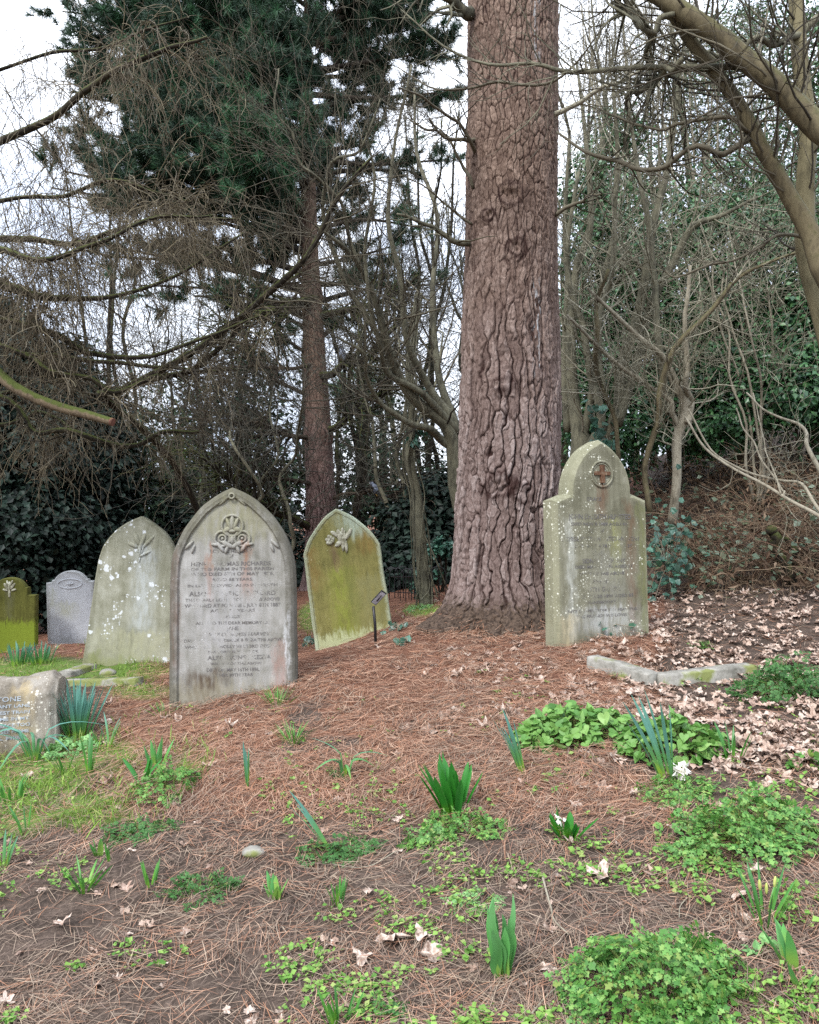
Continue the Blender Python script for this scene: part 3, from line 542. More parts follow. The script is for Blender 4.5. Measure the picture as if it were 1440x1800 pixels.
def trunk_mesh(name, cfun, rfun, z0, z1, nth, nz, ncell, ch, depth, mat, parent, seed=0, knots=(), low=True):
    """bark plates modelled as real relief. cfun(z)->centre (x,y), rfun(z,th)->radius"""
    th = np.arange(nth) * 2 * np.pi / nth; z = np.linspace(z0, z1, nz); TH, ZZ = np.meshgrid(th, z)
    R = rfun(ZZ, TH); cx, cy = cfun(ZZ); ct, st = np.cos(TH), np.sin(TH); X, Y = R * ct, R * st
    wx = (fbm(X * 5, Y * 5, ZZ * 2.6, seed + 60, 3) - .5); wz = (fbm(X * 6, Y * 6, ZZ * 3, seed + 70, 2) - .5)
    fine = fbm(X * 40, Y * 40, ZZ * 30, seed + 80, 3); w2 = fbm(X * 19, Y * 19, ZZ * 11, seed + 61, 2) - .5; w2b = fbm(X * 17, Y * 17, ZZ * 14, seed + 62, 2) - .5; wn = fbm(X * 7, Y * 7, ZZ * 3, seed + 63, 2)
    h = 0; ids = 0; tot = 0
    for (nc, c, dep, w) in ((ncell[0], ch[0], depth[0], 1 - sstep(z0 + 1.6, z0 + 4.0, ZZ)), (ncell[1], ch[1], depth[1], sstep(z0 + 1.6, z0 + 4.0, ZZ))):
        if np.max(w) <= 0: continue
        u = TH / (2 * np.pi) * nc + wx * 1.7 + w2 * .75; v = ZZ / c + wz * 1.0 + w2b * .5
        g, i, vt = voro(u, v, nc, seed + int(nc)); cwid = (.17 if c == ch[0] else .16) + .28 * sstep(.3, .7, wn) * (1.0 if c == ch[0] else .8); gg = 1 - (1 - np.clip(g / cwid, 0, 1))**2.2; vt = vt**.8
        g2, i2, vt2 = voro(TH / (2 * np.pi) * int(nc * 1.9) + wx * 2.4 + w2 * 1.2, ZZ / (c * .36) + w2b, int(nc * 1.9), seed + 500 + int(nc)); gg2 = sstep(0, .16, g2)
        lo_ = (.25 if c == ch[0] else .5); hh = dep * ((1 - (1 - gg) * (lo_ + (1 - lo_) * vt)) + (i - .5) * .42 * gg + (i2 - .5) * .34 * gg2 - .16 * (1 - gg2))
        h = h + hh * w; ids = ids + np.where(w > .5, .55 * i + .45 * i2, 0); tot = tot + w * np.minimum(1 - (1 - gg) * (lo_ + (1 - lo_) * vt), .55 + .45 * gg2)
    h = h + (fine - .5) * depth[1] * .9 + (fbm(X * 3, Y * 3, ZZ * 2, seed + 90, 2) - .5) * .02
    crack = np.clip(tot, 0, 1)
    for kt, kz, kr, kd in knots:
        dt = np.angle(np.exp(1j * (TH - kt))) * R; dd = np.sqrt(dt**2 + ((ZZ - kz) * 1.1)**2) / kr
        dd = dd * (.75 + .6 * wn); h = h + kd * np.exp(-dd**2) - kd * 1.6 * np.exp(-((dd + w2 * 1.2) / .35)**2); crack = crack * (1 - .45 * np.exp(-((dd - .8 + w2) / .3)**2))
    R2 = R + h; V = np.stack([cx + R2 * ct, cy + R2 * st, ZZ], -1)
    idx = np.arange(nth * nz).reshape(nz, nth); nx = np.roll(idx, -1, 1); q = np.stack([idx[:-1], nx[:-1], nx[1:], idx[1:]], -1).reshape(-1, 4)
    mb = MB(); mb.add(V, q)
    o = mb.build(name, mat, parent, True, attr={'crack': crack, 'plate': ids, 'hgt': (ZZ - z0)})
    return o
def pine_bark(name, plate_low, plate_high, fis, resin=True, zsplit=(1.2, 4.0), dirt=False):
    t = NT(name); o = t.co(); cr = t.attr('crack'); pl = t.attr('plate'); hg = t.attr('hgt')
    a = t.noise(o, 34, 5, .65); b = t.noise(o, 5, 3, .5); c3 = t.noise(t.mapv(o, (1, 1, .35)), 90, 3, .6)
    lo = t.ramp(t.math('ADD', t.math('MULTIPLY', pl, .4), t.math('MULTIPLY', a, .6)), [(.25, C(plate_low[0])), (.5, C(plate_low[1])), (.75, C(plate_low[2]))])
    hi = t.ramp(t.math('ADD', t.math('MULTIPLY', pl, .4), t.math('MULTIPLY', a, .6)), [(.25, C(plate_high[0])), (.5, C(plate_high[1])), (.75, C(plate_high[2]))])
    c = t.mix(t.mr(t.math('ADD', hg, t.math('MULTIPLY', b, 1.2)), zsplit[0] + .6, zsplit[1] + .6), lo, hi)
    c = t.mix(t.mr(cr, .25, .95, 1, 0), c, C(fis)); c = t.mix(t.math('MULTIPLY', t.mr(c3, .35, .5, 1, 0), .35), c, C(fis))
    if dirt: c = t.mix(t.mr(t.math('SUBTRACT', hg, t.math('MULTIPLY', a, .45)), .02, .16, 1, 0), c, t.ramp(t.noise(o, 45, 4), [(.35, C('#2c231d')), (.6, C('#54463b'))]))
    if resin:
        x, y, z = t.xyz(o); rn = t.mr(t.noise(t.mapv(o, (60, 60, 6)), 1, 3, .6), .55, .63)
        d = t.math('ABSOLUTE', t.math('SUBTRACT', t.math('ADD', x, t.math('MULTIPLY', b, .05)), .205)); m = t.mr(d, .015, .05, 1, 0)
        zz = t.math('MAXIMUM', t.math('MULTIPLY', t.mr(z, 4.45, 4.7), 1.), t.math('MULTIPLY', t.mr(z, 2.0, 2.2), t.mr(z, 2.75, 2.9, 1, 0)))
        front = t.mr(y, -.12, -.2)
        c = t.mix(t.math('MULTIPLY', t.math('MULTIPLY', t.math('MULTIPLY', m, rn), t.math('MULTIPLY', zz, .6)), front), c, C('#b4babd'))
    t.bump(t.math('ADD', a, t.math('MULTIPLY', c3, .7)), .55, .008); return t.fin(c, .88, .2)
bk = pine_bark('pine_bark', ['#51423d', '#75655f', '#978a85'], ['#55443a', '#736054', '#8d796b'], '#2b1915', dirt=True)
tb = float(H(TRC[0], TRC[1] - .55)) - .12
def tr_c(z): s = (z - .5) / 5.3; return TRC[0] + .045 * s * 6.65 / 6.65, TRC[1] + .02 * s
lob = lambda th: .5 + .5 * np.cos(th * 5 + 1.1) * (.6 + .4 * np.cos(th * 2 + .4))
def tr_r(z, th):
    zz = np.maximum(z - tb - .10, 0); return .352 + .072 * np.exp(-zz / 1.6) + (.13 + .24 * lob(th)) * np.exp(-zz / .17)
pine = thing('pine_tree', 'massive pine trunk with red brown plated bark beside the shouldered gravestone', 'tree', (TRC[0], TRC[1], tb))
fr = -math.pi / 2
trunk_mesh('trunk', tr_c, tr_r, tb, 7.2, 760, 1050, (36, 54), (.40, .13), (.042, .016), bk, pine, 1,
           knots=[(fr - .12, 4.05, .11, .018), (fr - .02, 3.62, .10, .014), (fr - .25, 2.55, .10, .016), (fr - .3, 1.75, .13, .02), (fr + .1, 1.7, .10, .014), (fr - .6, 3.9, .06, .02)])
e = pine
def dead_branch(parent, pts, name='branch', mat='bare_twig', k=6, wig=.02, twigs=14, tl=(.15, .5)):
    p, r = limb(pts, 22, wig); mb = MB(); mb.tubes(p, r, k, cap=True)
    if twigs:
        a, b, c = spawn(p[None], r[None], twigs, .2, 1, (25, 70)); Q, R = grow(a, b, U(*tl, twigs), c * .8, 6, .22, (0, 0, .02)); mb.tubes(Q, R, 3)
        a, b, c = spawn(Q, R, twigs * 2, .2, 1, (25, 70)); mb.tubes(*grow(a, b, U(tl[0] * .4, tl[1] * .5, twigs * 2), c * .8, 5, .25), 3)
    return mb.build(name, M[mat] if isinstance(mat, str) else mat, parent)
dead_branch(pine, [(838, 270, 6.5, 4), (800, 215, 6.2, 3), (750, 175, 5.9, 2), (700, 150, 5.6, 1)])
dead_branch(pine, [(835, 245, 6.5, 4), (790, 240, 6.3, 3), (730, 215, 6.1, 1.5)])
dead_branch(pine, [(832, 330, 6.5, 3.5), (800, 260, 6.4, 2.5), (760, 210, 6.3, 1.5)])
dead_branch(pine, [(828, 432, 6.5, 6), (790, 420, 6.4, 4.5), (745, 395, 6.3, 3.5), (700, 375, 6.2, 2)], mat='hazel_bark')
dead_branch(pine, [(826, 395, 6.5, 2.5), (790, 360, 6.4, 2), (720, 310, 6.2, 1)])
dead_branch(pine, [(832, 25, 6.5, 12), (800, 5, 6.4, 9), (740, -40, 6.2, 6)], mat='hazel_bark')
dead_branch(pine, [(972, 205, 6.5, 4.5), (1030, 170, 6.3, 4), (1080, 145, 6.1, 3), (1140, 118, 5.9, 2)], mat='pale_twig')
dead_branch(pine, [(975, 380, 6.5, 4), (1030, 350, 6.4, 2.5), (1060, 335, 6.3, 1.5)])
# ================================================================== SECOND PINE with needle crown
tuft_n = 44
def tufts(mb, C0, D, L, W, n=tuft_n, spread=.85):
    """bunches of needles at points C0 pointing along D"""
    Mx = len(C0); d = nrm(D[:, None] * .9 + rng.normal(size=(Mx, n, 3)) * spread); ln = (L * U(.7, 1.1, Mx))[:, None, None] * U(.75, 1, (Mx, n, 1))
    b = np.repeat(C0[:, None], n, 1) - d * .01 - D[:, None] * U(0, .10, (Mx, n, 1)); tip = b + d * ln; tip[..., 2] -= .12 * ln[..., 0]
    sd = nrm(np.cross(d, rng.normal(size=d.shape))) * W
    V = np.stack([b - sd, b + sd, tip], 2).reshape(-1, 3); mb.add(V, np.arange(len(V)).reshape(-1, 3))
def pine_crown(parent, blobs, trunk_at, mat_twig, name='crown'):
    """blobs: (px, py, dist, r px, n tufts, bright). Each gets a limb from the trunk, twigs, and tufts"""
    wood = MB(); dk, br = MB(), MB()
    for px, py, d, rpx, n, bright in blobs:
        c = P(px, py, d); r = rpx / F * d; st = trunk_at(c[2] - U(.2, .9)); q = smooth([st, st * .55 + c * .45 + [0, 0, U(-.1, .2)], c], 14); rad = np.linspace(.055, .012, 14) * U(.7, 1.2)
        wood.tubes(q, rad, 6)
        m = max(int(n * .22), 4); a, b, cc = spawn(q[None], rad[None], m, .35, 1, (20, 80), (0, 0, .5)); b = nrm(b + nrm(c + rng.normal(size=(m, 3)) * r * .5 - a) * 1.2)
        Q, R = grow(a, b, U(.5, 1.25, m) * r, cc * .7, 7, .16, (0, 0, .05)); wood.tubes(Q, R, 4)
        k = n; a, b, cc = spawn(Q, R, k, .25, 1, (20, 70)); Q2, R2 = grow(a, b, U(.12, .45, k) * r, np.maximum(cc * .7, .004), 5, .15, (0, 0, .1)); wood.tubes(Q2, R2, 3)
        ends = np.concatenate([Q2[:, -1], Q2[:, 2], Q[:, -1]]); dirs = np.concatenate([nrm(Q2[:, -1] - Q2[:, -2]), nrm(Q2[:, 3] - Q2[:, 1]), nrm(Q[:, -1] - Q[:, -2])])
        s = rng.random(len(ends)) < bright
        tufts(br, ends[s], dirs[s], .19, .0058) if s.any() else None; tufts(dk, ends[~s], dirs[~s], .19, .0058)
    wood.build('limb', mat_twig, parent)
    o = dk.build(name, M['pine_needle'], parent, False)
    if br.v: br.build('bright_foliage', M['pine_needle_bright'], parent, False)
p2 = P(566, 1052, 13.0); p2[2] = float(H(p2[0], p2[1])) - .1
p2t = P(540, -150, 13.2)
ax2 = smooth([p2, P(564, 880, 13), P(556, 680, 13), P(546, 480, 13.1), P(541, 250, 13.2), p2t], 60)
def c2(z): return np.interp(z, ax2[:, 2], ax2[:, 0]), np.interp(z, ax2[:, 2], ax2[:, 1])
def at2(z): z = np.clip(z, p2[2], p2t[2]); return np.array([float(np.interp(z, ax2[:, 2], ax2[:, 0])), float(np.interp(z, ax2[:, 2], ax2[:, 1])), float(z)])
pine2 = thing('pine_tree', 'slimmer dark pine with grey pink bark and long needle crown behind the leaning gravestone', 'tree', p2)
bk2 = pine_bark('far_pine_bark', ['#5c4a46', '#7d6762', '#8f7a75'], ['#57463b', '#6f5b4d', '#85705f'], '#2b1c19', False)
trunk_mesh('trunk', c2, lambda z, th: .255 - .022 * (z - p2[2]) + .12 * np.exp(-(z - p2[2]) / .25) + .03 * np.exp(-((z - (EYE + (CY - 765) / F * 13)) / .12)**2) + .03 * np.exp(-((z - (EYE + (CY - 515) / F * 13)) / .12)**2), p2[2], p2t[2], 200, 520, (17, 26), (.28, .16), (.018, .010), bk2, pine2, 33)
blobs = [(150, 60, 12.6, 90, 90, .1), (210, 40, 12.4, 90, 100, .35), (140, 170, 12.4, 75, 80, .05), (235, 150, 12.2, 100, 120, .3), (330, 70, 12.6, 100, 120, .25), (300, 200, 12.0, 90, 100, .1), (170, 270, 12.3, 70, 70, .02), (250, 290, 12.2, 80, 90, .1),
         (170, 360, 12.6, 60, 45, .05), (300, 330, 12.5, 70, 60, .05), (420, 40, 12.4, 100, 120, .3), (440, 150, 12.2, 90, 100, .2), (430, 265, 11.6, 95, 150, .8), (380, 190, 12.4, 80, 80, .1), (500, 110, 12.6, 80, 90, .1), (520, 230, 12.0, 70, 70, .2), (470, 340, 12.4, 70, 60, .02),
         (590, 60, 13.6, 80, 80, .1), (610, 180, 14, 60, 40, .05), (660, 20, 13.6, 70, 80, .2), (740, 40, 14, 70, 90, .1), (780, 90, 14, 60, 60, .05), (690, 160, 14.4, 60, 45, .05), (760, 190, 14.6, 45, 30, 0), (560, 330, 13.6, 60, 40, .05), (470, 450, 13.2, 50, 30, 0),
         (640, 330, 14.5, 45, 22, 0), (720, 300, 14.8, 45, 22, 0), (410, 540, 13.4, 45, 25, .1), (250, 430, 13.0, 60, 35, .05), (110, 20, 13, 60, 50, 0), (560, -60, 13, 120, 90, .2), (300, -70, 12.6, 140, 110, .2), (430, -90, 12.8, 120, 90, .2), (700, -70, 13.8, 120, 80, .1)]
blobs = [(a_, b_, c_, d_, int(n_ * 2.0), e_) for a_, b_, c_, d_, n_, e_ in blobs] + [(120, 120, 12.6, 70, 110, .1), (130, 230, 12.6, 60, 90, .02), (110, 300, 12.7, 50, 60, 0), (200, 110, 12.3, 70, 120, .3), (280, 130, 12.2, 70, 120, .2), (360, 130, 12.2, 70, 120, .1), (260, 230, 12, 80, 130, .1), (350, 260, 12, 80, 140, .1), (210, 330, 12.2, 70, 100, .02), (390, 330, 12.2, 60, 80, .02), (500, 30, 12.4, 80, 120, .1), (520, 160, 12.6, 60, 90, 0), (370, 20, 12.4, 80, 120, .2), (260, 20, 12.4, 80, 120, .2), (640, 100, 13.8, 60, 80, .1), (480, 260, 12.4, 60, 80, .1), (590, 270, 13.8, 60, 60, .05), (620, 400, 14, 60, 50, .05), (700, 430, 14.4, 50, 40, .05), (520, 400, 13.6, 60, 50, 0), (330, 420, 12.8, 70, 60, 0), (180, 450, 13, 60, 50, 0), (440, 400, 12.6, 60, 50, 0), (130, 420, 12.6, 60, 40, .4), (220, 500, 12.8, 70, 40, .4), (340, 520, 12.8, 70, 40, .3), (470, 560, 12.8, 50, 30, .3), (640, 480, 13.6, 60, 36, .3), (740, 400, 14.2, 60, 36, .3), (790, 280, 14.4, 50, 36, .2), (660, 250, 14, 60, 50, .2), (780, 500, 14.6, 50, 26, .3), (600, 560, 13.6, 50, 26, .3), (400, 640, 13, 60, 30, .3), (90, 330, 12.8, 60, 50, .2), (760, 20, 14, 60, 70, .2), (800, 160, 14.4, 40, 40, .2)]
pine_crown(pine2, blobs, at2, M['dark_twig'])
br_ = [[(550, 520, 13, 9), (500, 540, 12.7, 7), (440, 560, 12.4, 4), (380, 590, 12.2, 2)], [(560, 560, 13, 7), (620, 545, 12.9, 5), (680, 520, 12.8, 3), (730, 490, 12.7, 2)],
       [(565, 665, 12.9, 7), (610, 640, 12.7, 6), (650, 620, 12.5, 4), (720, 560, 12.3, 2)], [(548, 930, 12.9, 7), (500, 905, 12.5, 6), (450, 880, 12, 5), (390, 835, 11.6, 4), (340, 790, 11.2, 2)],
       [(550, 770, 12.9, 5), (500, 765, 12.5, 4), (430, 745, 12, 3), (340, 740, 11.8, 2)], [(575, 760, 12.9, 7), (610, 735, 12.6, 5), (650, 700, 12.3, 4), (690, 680, 12, 2)], [(548, 640, 12.9, 4), (480, 650, 12.4, 3), (400, 640, 12, 2), (330, 660, 11.8, 1.5)],
       [(552, 850, 12.9, 4), (490, 840, 12.5, 3), (430, 850, 12, 2), (370, 870, 11.8, 1.5)], [(580, 880, 12.9, 3), (640, 868, 12.5, 3), (700, 872, 12.2, 2.5), (745, 890, 12, 1.5)]]
for q in br_: dead_branch(pine2, q, 'branch', 'dark_bark' if q[0][3] > 6 else 'dark_twig', 6, .06, 60, (.4, 1.3))
# far needle clump right of the trunk and behind
far_pine = thing('pine_tree', 'distant small pine with soft green needles behind the second pine trunk', 'tree', P(640, 1020, 19))
mb = MB(); q = smooth([P(640, 1040, 19), P(635, 800, 19), P(630, 640, 19)], 20); mb.tubes(q, np.linspace(.14, .05, 20), 8); mb.build('trunk', M['dark_bark'], far_pine)
pine_crown(far_pine, [(610, 670, 18.5, 55, 60, .6), (650, 650, 18.5, 45, 45, .5), (625, 715, 18.5, 50, 45, .4), (670, 700, 19, 35, 25, .2), (590, 700, 19, 40, 25, .2), (640, 600, 19, 30, 20, .4)], lambda z: np.interp(z, q[:, 2], np.arange(20)).astype(int) * 0 + q[10], M['dark_twig'])
print('pines', time.time() - T0)
# ================================================================== BARE TREES
def crownlets(mb, Ps, Rs, n1, l1, n2, l2, n3=0, l3=(.1, .3), trop=(0, 0, .06), wig=.2, t0=.25, ang=(25, 70), r1=.5, rcap=.012, rmin=.0012, k1=4, bias=None):
    a, b, c = spawn(Ps, Rs, n1, t0, 1, ang, bias); Q, R = grow(a, b, U(*l1, n1), np.minimum(c * r1, rcap), 9, wig * .7, trop, .35, rmin); mb.tubes(Q, R, k1)
    a, b, c = spawn(Q, R, n2, .1, 1, ang, bias); Q2, R2 = grow(a, b, U(*l2, n2), c * .75, 7, wig, trop, .4, rmin); mb.tubes(Q2, R2, 3)
    if n3: a, b, c = spawn(Q2, R2, n3, .1, 1, ang, bias); Q3, R3 = grow(a, b, U(*l3, n3), c * .8, 5, wig, trop, .5, rmin); mb.tubes(Q3, R3, 3)
def bare_tree(label, stems, mats, n, l, base=None, name='bare_tree', cat='tree', trop=(0, 0, .05), wig=.2, rcap=.012, rmin=.0014, group=None, swig=.05, part='stem', t0=.25, bias=None, twigmat='bare_twig', r1=.5, thin=1.):
    b0 = base if base is not None else P(stems[0][0][0], stems[0][0][1], stems[0][0][2])
    e = thing(name, label, cat, b0, group); PS, RS = [], []
    for si, s in enumerate(stems):
        p, r = limb(s, 26, swig); r = r * thin; mb = MB(); mb.tubes(p, r, 9 if s[0][3] > 5 else 6, cap=True); mb.build(part, M[mats if isinstance(mats, str) else mats[si]], e); PS.append(p); RS.append(r)
    mb = MB(); crownlets(mb, np.stack(PS), np.stack(RS), n[0], l[0], n[1], l[1], n[2], l[2], trop, wig, t0, (25, 70), r1, rcap, rmin, bias=bias)
    o = mb.build('crown', M[twigmat], e); return e
# hazel between the two pines: fans up and to the left from behind the great trunk
bare_tree('many stemmed bare tree fanning up and leftward from behind the massive pine trunk',
    [[(845, 1000, 8.6, 16), (815, 880, 8.5, 15), (790, 770, 8.4, 12), (730, 710, 8.2, 10), (690, 640, 8, 8), (665, 560, 7.8, 6.5), (630, 480, 7.6, 5), (590, 440, 7.4, 3.5), (545, 400, 7.2, 2.5)],
     [(820, 870, 8.5, 10), (800, 760, 8.5, 9), (760, 690, 8.5, 7), (720, 600, 8.4, 6), (700, 500, 8.3, 5), (690, 380, 8.2, 4), (700, 250, 8.1, 3), (720, 120, 8, 2)],
     [(815, 850, 8.6, 9), (795, 740, 8.8, 8), (775, 640, 9, 6), (765, 520, 9.1, 5), (770, 400, 9.2, 4), (740, 280, 9.3, 3), (735, 150, 9.4, 2)],
     [(810, 800, 8.5, 9), (770, 760, 8.3, 7), (700, 745, 8, 5), (650, 690, 7.8, 3.5), (640, 640, 7.6, 3), (590, 600, 7.5, 2)],
     [(800, 770, 8.5, 8), (745, 690, 8.2, 6), (690, 650, 8, 5), (660, 600, 7.8, 4), (640, 520, 7.6, 3.5), (640, 420, 7.5, 3), (660, 330, 7.4, 2.5), (650, 230, 7.3, 1.5)],
     [(690, 640, 8, 5), (650, 560, 7.9, 5), (600, 480, 7.8, 4.5), (560, 380, 7.6, 4), (580, 300, 7.4, 3), (640, 260, 7.3, 2.5), (660, 180, 7.2, 1.5)],
     [(640, 500, 7.7, 4), (600, 360, 7.5, 3.5), (540, 300, 7.3, 3), (500, 230, 7.2, 2), (480, 120, 7.1, 1.5)]],
    'hazel_bark', (150, 700, 1500), ((.5, 1.5), (.25, .8), (.1, .35)), P(845, 1010, 8.6), 'hazel_tree', wig=.22, swig=.06)
# long dark crossing limbs with lichen
bare_tree('dark lichen covered leaning sapling whose long limb crosses in front of the second pine',
    [[(330, 1060, 9, 7), (360, 930, 8.6, 6), (300, 800, 8, 6), (180, 700, 7.4, 6), (200, 690, 7.2, 6), (300, 640, 7, 6), (380, 590, 6.9, 6), (470, 520, 6.8, 5.5), (540, 450, 6.7, 5), (590, 350, 6.6, 4), (650, 280, 6.5, 2.5)],
     [(190, 705, 7.3, 6), (250, 680, 7.2, 5.5), (320, 655, 7.1, 5), (390, 610, 7, 4.5), (440, 540, 7, 4), (520, 470, 7, 3)]],
    'dark_bark', (120, 500, 900), ((.4, 1.2), (.2, .6), (.1, .3)), None, 'sapling', trop=(0, 0, -.02))
# hazel right of the great pine
hz = [[(1018, 1010, 9.6, 26), (1020, 860, 9.6, 24), (1022, 790, 9.6, 22), (1012, 740, 9.6, 12), (1005, 640, 9.6, 10), (1004, 560, 9.6, 8), (1015, 470, 9.6, 7), (1040, 400, 9.5, 6), (1030, 250, 9.5, 4), (1010, 110, 9.4, 2)],
      [(1024, 800, 9.6, 14), (1062, 770, 9.5, 12), (1085, 720, 9.4, 10), (1092, 650, 9.3, 9), (1115, 570, 9.2, 9), (1135, 490, 9.1, 8), (1150, 400, 9, 7), (1175, 300, 8.9, 6), (1190, 180, 8.8, 4), (1200, 60, 8.7, 3)],
      [(1080, 745, 9.4, 11), (1105, 690, 9.4, 9), (1125, 620, 9.4, 8), (1145, 540, 9.3, 7), (1185, 460, 9.2, 6.5), (1215, 400, 9.1, 6), (1265, 380, 9, 4), (1330, 350, 8.9, 2.5)],
      [(1030, 800, 9.5, 9), (1055, 730, 9.4, 8), (1040, 660, 9.4, 7), (1025, 570, 9.4, 6), (1000, 500, 9.3, 5), (1000, 420, 9.2, 4), (1020, 300, 9.1, 3)],
      [(1018, 790, 9.6, 9), (1040, 690, 9.5, 7), (1050, 590, 9.4, 5), (1060, 500, 9.3, 5), (1075, 430, 9.2, 4), (1085, 330, 9.1, 3), (1110, 200, 9, 2)],
      [(1062, 690, 9.0, 7), (1055, 620, 9.0, 6), (1060, 540, 9, 5.5), (1075, 470, 8.9, 5), (1082, 380, 8.9, 4.5), (1085, 280, 8.8, 4), (1080, 150, 8.7, 3)],
      [(1175, 730, 8.6, 7), (1165, 640, 8.6, 6.5), (1155, 560, 8.6, 6), (1148, 470, 8.6, 5.5), (1140, 380, 8.5, 5), (1120, 300, 8.5, 4), (1105, 180, 8.5, 2.5)],
      [(1000, 760, 9.7, 8), (992, 640, 9.7, 6), (998, 520, 9.7, 5), (992, 400, 9.6, 4), (1000, 250, 9.5, 2.5)]]
bare_tree('olive barked hazel with a thick forking base rising behind the shouldered gravestone', hz, 'hazel_bark', (120, 520, 900), ((.5, 1.6), (.25, .9), (.1, .4)), P(1018, 1000, 9.6), 'hazel_tree', wig=.2, swig=.02, rmin=.0016, twigmat='pale_twig')
bare_tree('pale crooked elder stem with knobbly top standing on the bank right of the shouldered gravestone',
    [[(1182, 925, 8.3, 9), (1188, 860, 8.3, 8), (1196, 790, 8.3, 8.5), (1203, 740, 8.3, 9), (1196, 690, 8.3, 9), (1180, 650, 8.3, 7), (1160, 620, 8.2, 5), (1110, 570, 8.1, 4), (1040, 500, 8, 3)],
     [(1204, 750, 8.3, 6), (1212, 710, 8.3, 5), (1207, 660, 8.2, 5), (1200, 560, 8.2, 4), (1205, 470, 8.2, 3)], [(1196, 760, 8.3, 5), (1185, 715, 8.3, 4.5), (1165, 695, 8.3, 4), (1140, 675, 8.2, 4), (1090, 640, 8.1, 3.5), (1000, 560, 8, 2.5)]],
    'pale_bark', (60, 260, 500), ((.3, 1.1), (.2, .6), (.1, .3)), None, 'elder_tree', twigmat='pale_twig')
bare_tree('thin wavering grey sapling stem right behind the top of the shouldered gravestone',
    [[(1143, 900, 8.0, 5), (1140, 830, 8.0, 5), (1144, 760, 8, 5), (1155, 710, 8, 5), (1160, 690, 8, 5.5), (1195, 600, 7.9, 4.5), (1260, 520, 7.8, 4), (1330, 470, 7.7, 3), (1420, 430, 7.6, 2)], [(1092, 880, 8.2, 4), (1078, 740, 8.2, 4), (1060, 680, 8.2, 4.5), (1050, 560, 8.1, 4), (1070, 470, 8, 3)]],
    'smooth_bark', (50, 220, 400), ((.3, 1.0), (.2, .6), (.1, .3)), P(1143, 905, 8), 'sapling', twigmat='pale_twig')
bare_tree('pale arching whip stems leaning down right across the bramble bank',
    [[(1205, 735, 6.9, 3), (1245, 790, 6.7, 3.5), (1300, 830, 6.4, 4), (1370, 870, 6.1, 5), (1450, 915, 5.8, 6), (1520, 990, 5.7, 7), (1560, 1090, 5.6, 8)], [(1208, 720, 6.9, 2.5), (1250, 790, 6.7, 3), (1300, 825, 6.5, 3.5), (1360, 842, 6.3, 4), (1410, 850, 6.1, 4.5), (1440, 890, 5.9, 5), (1500, 960, 5.8, 6)],
     [(1295, 720, 6.6, 2), (1330, 790, 6.4, 2.5), (1370, 855, 6.2, 3), (1375, 872, 6.1, 3.5)], [(1310, 690, 6.8, 2.5), (1360, 730, 6.6, 3.5), (1410, 752, 6.4, 5), (1425, 790, 6.2, 6), (1480, 900, 6, 7)], [(1322, 690, 6.8, 1.5), (1345, 780, 6.5, 2), (1374, 866, 6.1, 3)]],
    'pale_bark', (30, 70, 60), ((.2, .8), (.1, .4), (.1, .25)), P(1560, 1100, 5.6), 'sapling', twigmat='pale_twig', trop=(0, 0, .08), swig=.015, r1=.3, rcap=.004, thin=.62)
# the smooth limbed tree leaning in at the upper right
bare_tree('smooth olive limbed tree leaning in from the upper right corner of the graveyard',
    [[(1600, 420, 4.6, 26), (1500, 275, 4.7, 24), (1440, 222, 4.8, 22), (1390, 175, 4.85, 20), (1330, 120, 4.9, 19), (1265, 65, 4.95, 18), (1200, 20, 5, 16), (1130, -20, 5.1, 14), (1050, -70, 5.2, 10)],
     [(1500, 560, 5.0, 20), (1445, 470, 5.05, 18), (1425, 400, 5.1, 17), (1385, 330, 5.1, 14), (1340, 260, 5.1, 13), (1295, 180, 5.1, 12), (1240, 105, 5.1, 11), (1195, 45, 5.1, 10), (1150, -10, 5.1, 10), (1110, -50, 5.1, 9)],
     [(1500, 760, 5.3, 22), (1450, 560, 5.4, 20), (1422, 440, 5.5, 18), (1416, 330, 5.5, 16), (1418, 230, 5.5, 15), (1406, 120, 5.5, 14), (1398, 0, 5.5, 13), (1395, -120, 5.5, 12)]],
    ['smooth_bark', 'smooth_bark', 'olive_bark'], (90, 330, 500), ((.4, 1.3), (.2, .7), (.1, .3)), P(1520, 900, 5.3), 'maple_tree', wig=.24, swig=.015, part='limb', r1=.35, rcap=.009)
mt = bpy.data.objects['maple_tree']
